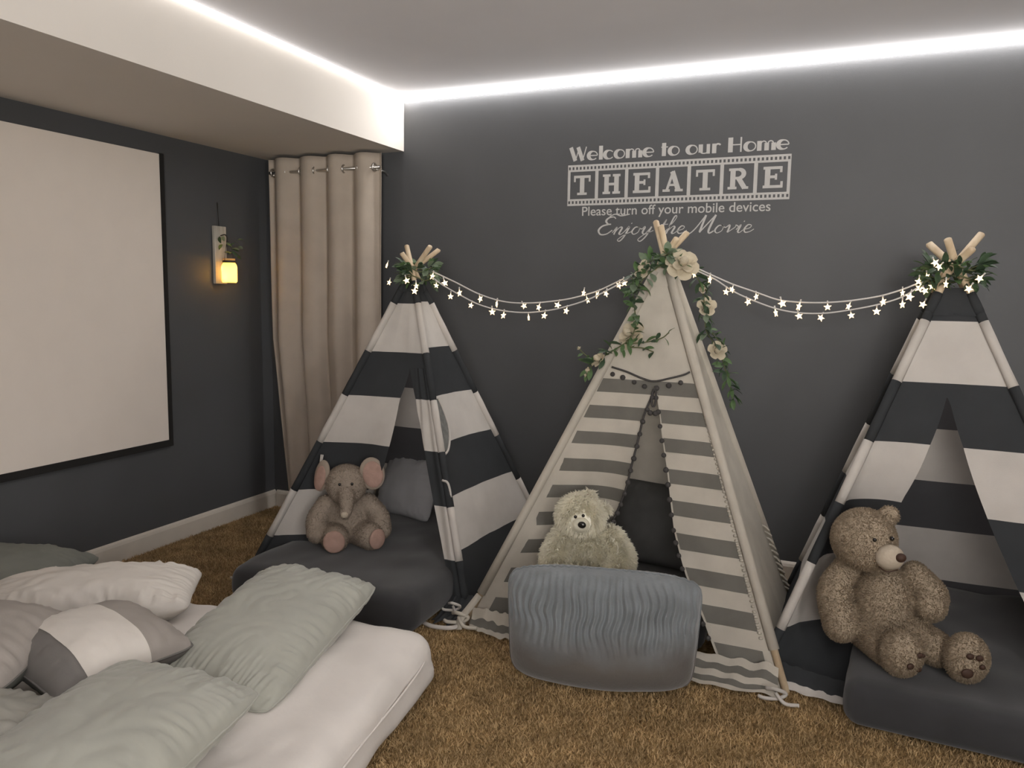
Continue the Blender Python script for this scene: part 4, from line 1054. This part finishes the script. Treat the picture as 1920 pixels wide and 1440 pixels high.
# film strip frame
FX0, FX1, FZ0, FZ1 = 1.939, 3.026, 1.829, 2.034
mb = MB()
bh = .034
for za, zb in ((FZ0, FZ0 + bh), (FZ1 - bh, FZ1)):
    rect(mb, FX0, FX1, za, za + .010); rect(mb, FX0, FX1, zb - .010, zb)
    nh = 56; pw = (FX1 - FX0) / nh
    for i in range(nh + 1):
        xx = FX0 + i * pw; rect(mb, max(FX0, xx - pw * .24), min(FX1, xx + pw * .24), za + .010, zb - .010)
cell = (FX1 - FX0) / 7
for i in range(8):
    xx = FX0 + i * cell; hw = .0085 if 0 < i < 7 else .007
    xx = min(max(xx, FX0 + hw), FX1 - hw); rect(mb, xx - hw, xx + hw, FZ0 + bh, FZ1 - bh)
mb.build('film_strip', DECAL, dec, smooth=False)
def slab(ch):
    B, Th, S = .24, .13, .12
    serif = lambda x, z, w=.40: ([(x - w / 2, z), (x + w / 2, z)], S)
    lo, hi = S / 2, 1 - S / 2
    if ch == 'T': return [([(.5, 0), (.5, 1)], B), ([(.06, hi), (.94, hi)], Th), ([(.10, 1), (.10, .68)], .10), ([(.90, 1), (.90, .68)], .10), serif(.5, lo, .52)]
    if ch == 'H': return [([(.24, 0), (.24, 1)], B), ([(.76, 0), (.76, 1)], B), ([(.24, .5), (.76, .5)], Th), serif(.24, lo), serif(.24, hi), serif(.76, lo), serif(.76, hi)]
    if ch == 'E': return [([(.26, 0), (.26, 1)], B), ([(.06, hi), (.88, hi)], Th), ([(.06, lo), (.92, lo)], Th), ([(.26, .52), (.64, .52)], Th), ([(.86, 1), (.86, .72)], .11), ([(.90, 0), (.90, .30)], .11), ([(.64, .66), (.64, .38)], .10)]
    if ch == 'A': return [([(.20, .05), (.50, 1)], .13), ([(.46, 1), (.78, .05)], B), ([(.28, .33), (.66, .33)], .11), serif(.18, lo, .36), serif(.80, lo, .40)]
    if ch == 'R': return [([(.24, 0), (.24, 1)], B), ([(.05, hi), (.5, hi)], S), (arc(.50, .735, .24, .205, 90, -90, 12), [.13 + .09 * math.sin(PI * i / 12) for i in range(13)]), ([(.24, .53), (.5, .53)], S), ([(.50, .53), (.80, .04)], B * .95), serif(.22, lo, .42), serif(.84, lo, .26)]
for i, c in enumerate('THEATRE'):
    x0 = FX0 + i * cell + .028; ww = cell - .056; z0 = FZ0 + bh + .020; hh = FZ1 - FZ0 - 2 * bh - .040
    mb = MB()
    for P, wd in slab(c): stroke(mb, [(x0 + p[0] * ww, z0 + p[1] * hh) for p in P], [q * ww for q in wd] if isinstance(wd, (list, tuple)) else wd * ww)
    mb.build('block_letter', DECAL, dec, smooth=False)
# notice line in the built-in sans face
fc = bpy.data.curves.new('notice', 'FONT'); fc.body = 'Please turn off your mobile devices'; fc.size = .1; fc.offset = .0006
fo = bpy.data.objects.new('notice_tmp', fc); COL.objects.link(fo)
bpy.context.view_layer.update()
me = bpy.data.meshes.new_from_object(fo.evaluated_get(bpy.context.evaluated_depsgraph_get()))
bpy.data.objects.remove(fo); bpy.data.curves.remove(fc)
vx = np.array([v.co[:] for v in me.vertices]); x0, x1 = vx[:, 0].min(), vx[:, 0].max(); sc = (2.945 - 2.020) / (x1 - x0)
part('notice_line', [(2.020 + (p[0] - x0) * sc, YD, 1.778 + p[1] * sc * 1.0) for p in vx], [tuple(p.vertices) for p in me.polygons], DECAL, dec, smooth=False)
bpy.data.meshes.remove(me)
# script line: "Enjoy the Movie"
SCR = {
 'E': ([[(.62, .92), (.50, 1.02), (.30, .98), (.22, .80), (.36, .62), (.50, .60)], [(.40, .60), (.14, .50), (.04, .26), (.20, .02), (.46, .04), (.66, .26)], [(.30, 1.06), (.52, 1.18), (.80, 1.08), (1.16, 1.16)]], .70),
 'n': ([[(.0, .10), (.12, .42), (.10, .0)], [(.10, .10), (.24, .40), (.36, .38), (.32, .06), (.42, .02), (.52, .16)]], .50),
 'j': ([[(.02, .16), (.16, .44), (.10, -.10), (-.02, -.38), (-.14, -.30), (.06, -.04), (.34, .16)], [(.20, .60), (.22, .66)]], .32),
 'o': ([[(.30, .40), (.12, .40), (.04, .16), (.16, .0), (.32, .12), (.32, .36), (.24, .42), (.40, .30), (.48, .34)]], .46),
 'y': ([[(.0, .36), (.08, .40), (.06, .10), (.18, .02), (.34, .36)], [(.36, .42), (.28, -.10), (.12, -.40), (-.02, -.30), (.16, -.04), (.50, .20)]], .48),
 't': ([[(.0, .14), (.16, .80), (.10, .10), (.20, .0), (.34, .14)], [(.0, .52), (.30, .54)]], .30),
 'h': ([[(.0, .12), (.22, .74), (.24, .98), (.14, .90), (.08, .0)], [(.08, .12), (.24, .40), (.34, .36), (.30, .06), (.40, .02), (.50, .14)]], .46),
 'e': ([[(.02, .16), (.24, .24), (.28, .38), (.14, .42), (.06, .20), (.14, .02), (.30, .04), (.44, .18)]], .40),
 'M': ([[(-.18, .02), (-.04, -.02), (.14, .30), (.34, 1.0)], [(.34, 1.0), (.36, .06)], [(.36, .04), (.50, .40), (.74, 1.0)], [(.74, 1.0), (.70, .20), (.78, .0), (.92, .12)]], .92),
 'v': ([[(.0, .34), (.10, .40), (.12, .02)], [(.12, .02), (.34, .30), (.34, .42), (.46, .34)]], .42),
 'i': ([[(.0, .16), (.12, .42), (.10, .08), (.18, .0), (.28, .14)], [(.18, .58), (.20, .64)]], .26), ' ': ([], .24)}
txt = 'Enjoy the Movie'
tot = sum(SCR[c][1] for c in txt) + .2; sx = (2.885 - 2.095) / tot; sz = .086; x = 2.098; zb = 1.680
for c in txt:
    st, adv = SCR[c]; mb = MB()
    for P in st:
        pp = [(x + (p[0] + .28 * p[1]) * sx, zb + p[1] * sz) for p in P]
        k = len(pp)
        wdt = []
        for i in range(k):
            dz = pp[min(i + 1, k - 1)][1] - pp[max(i - 1, 0)][1]; dx = pp[min(i + 1, k - 1)][0] - pp[max(i - 1, 0)][0]
            wdt.append(.0034 + .0062 * max(0, -dz) / (abs(dz) + abs(dx) + 1e-6) + .002 * (c in 'EM'))
        stroke(mb, pp, wdt, 7)
    x += adv * sx
    if st: mb.build('script_letter', DECAL, dec, smooth=False)
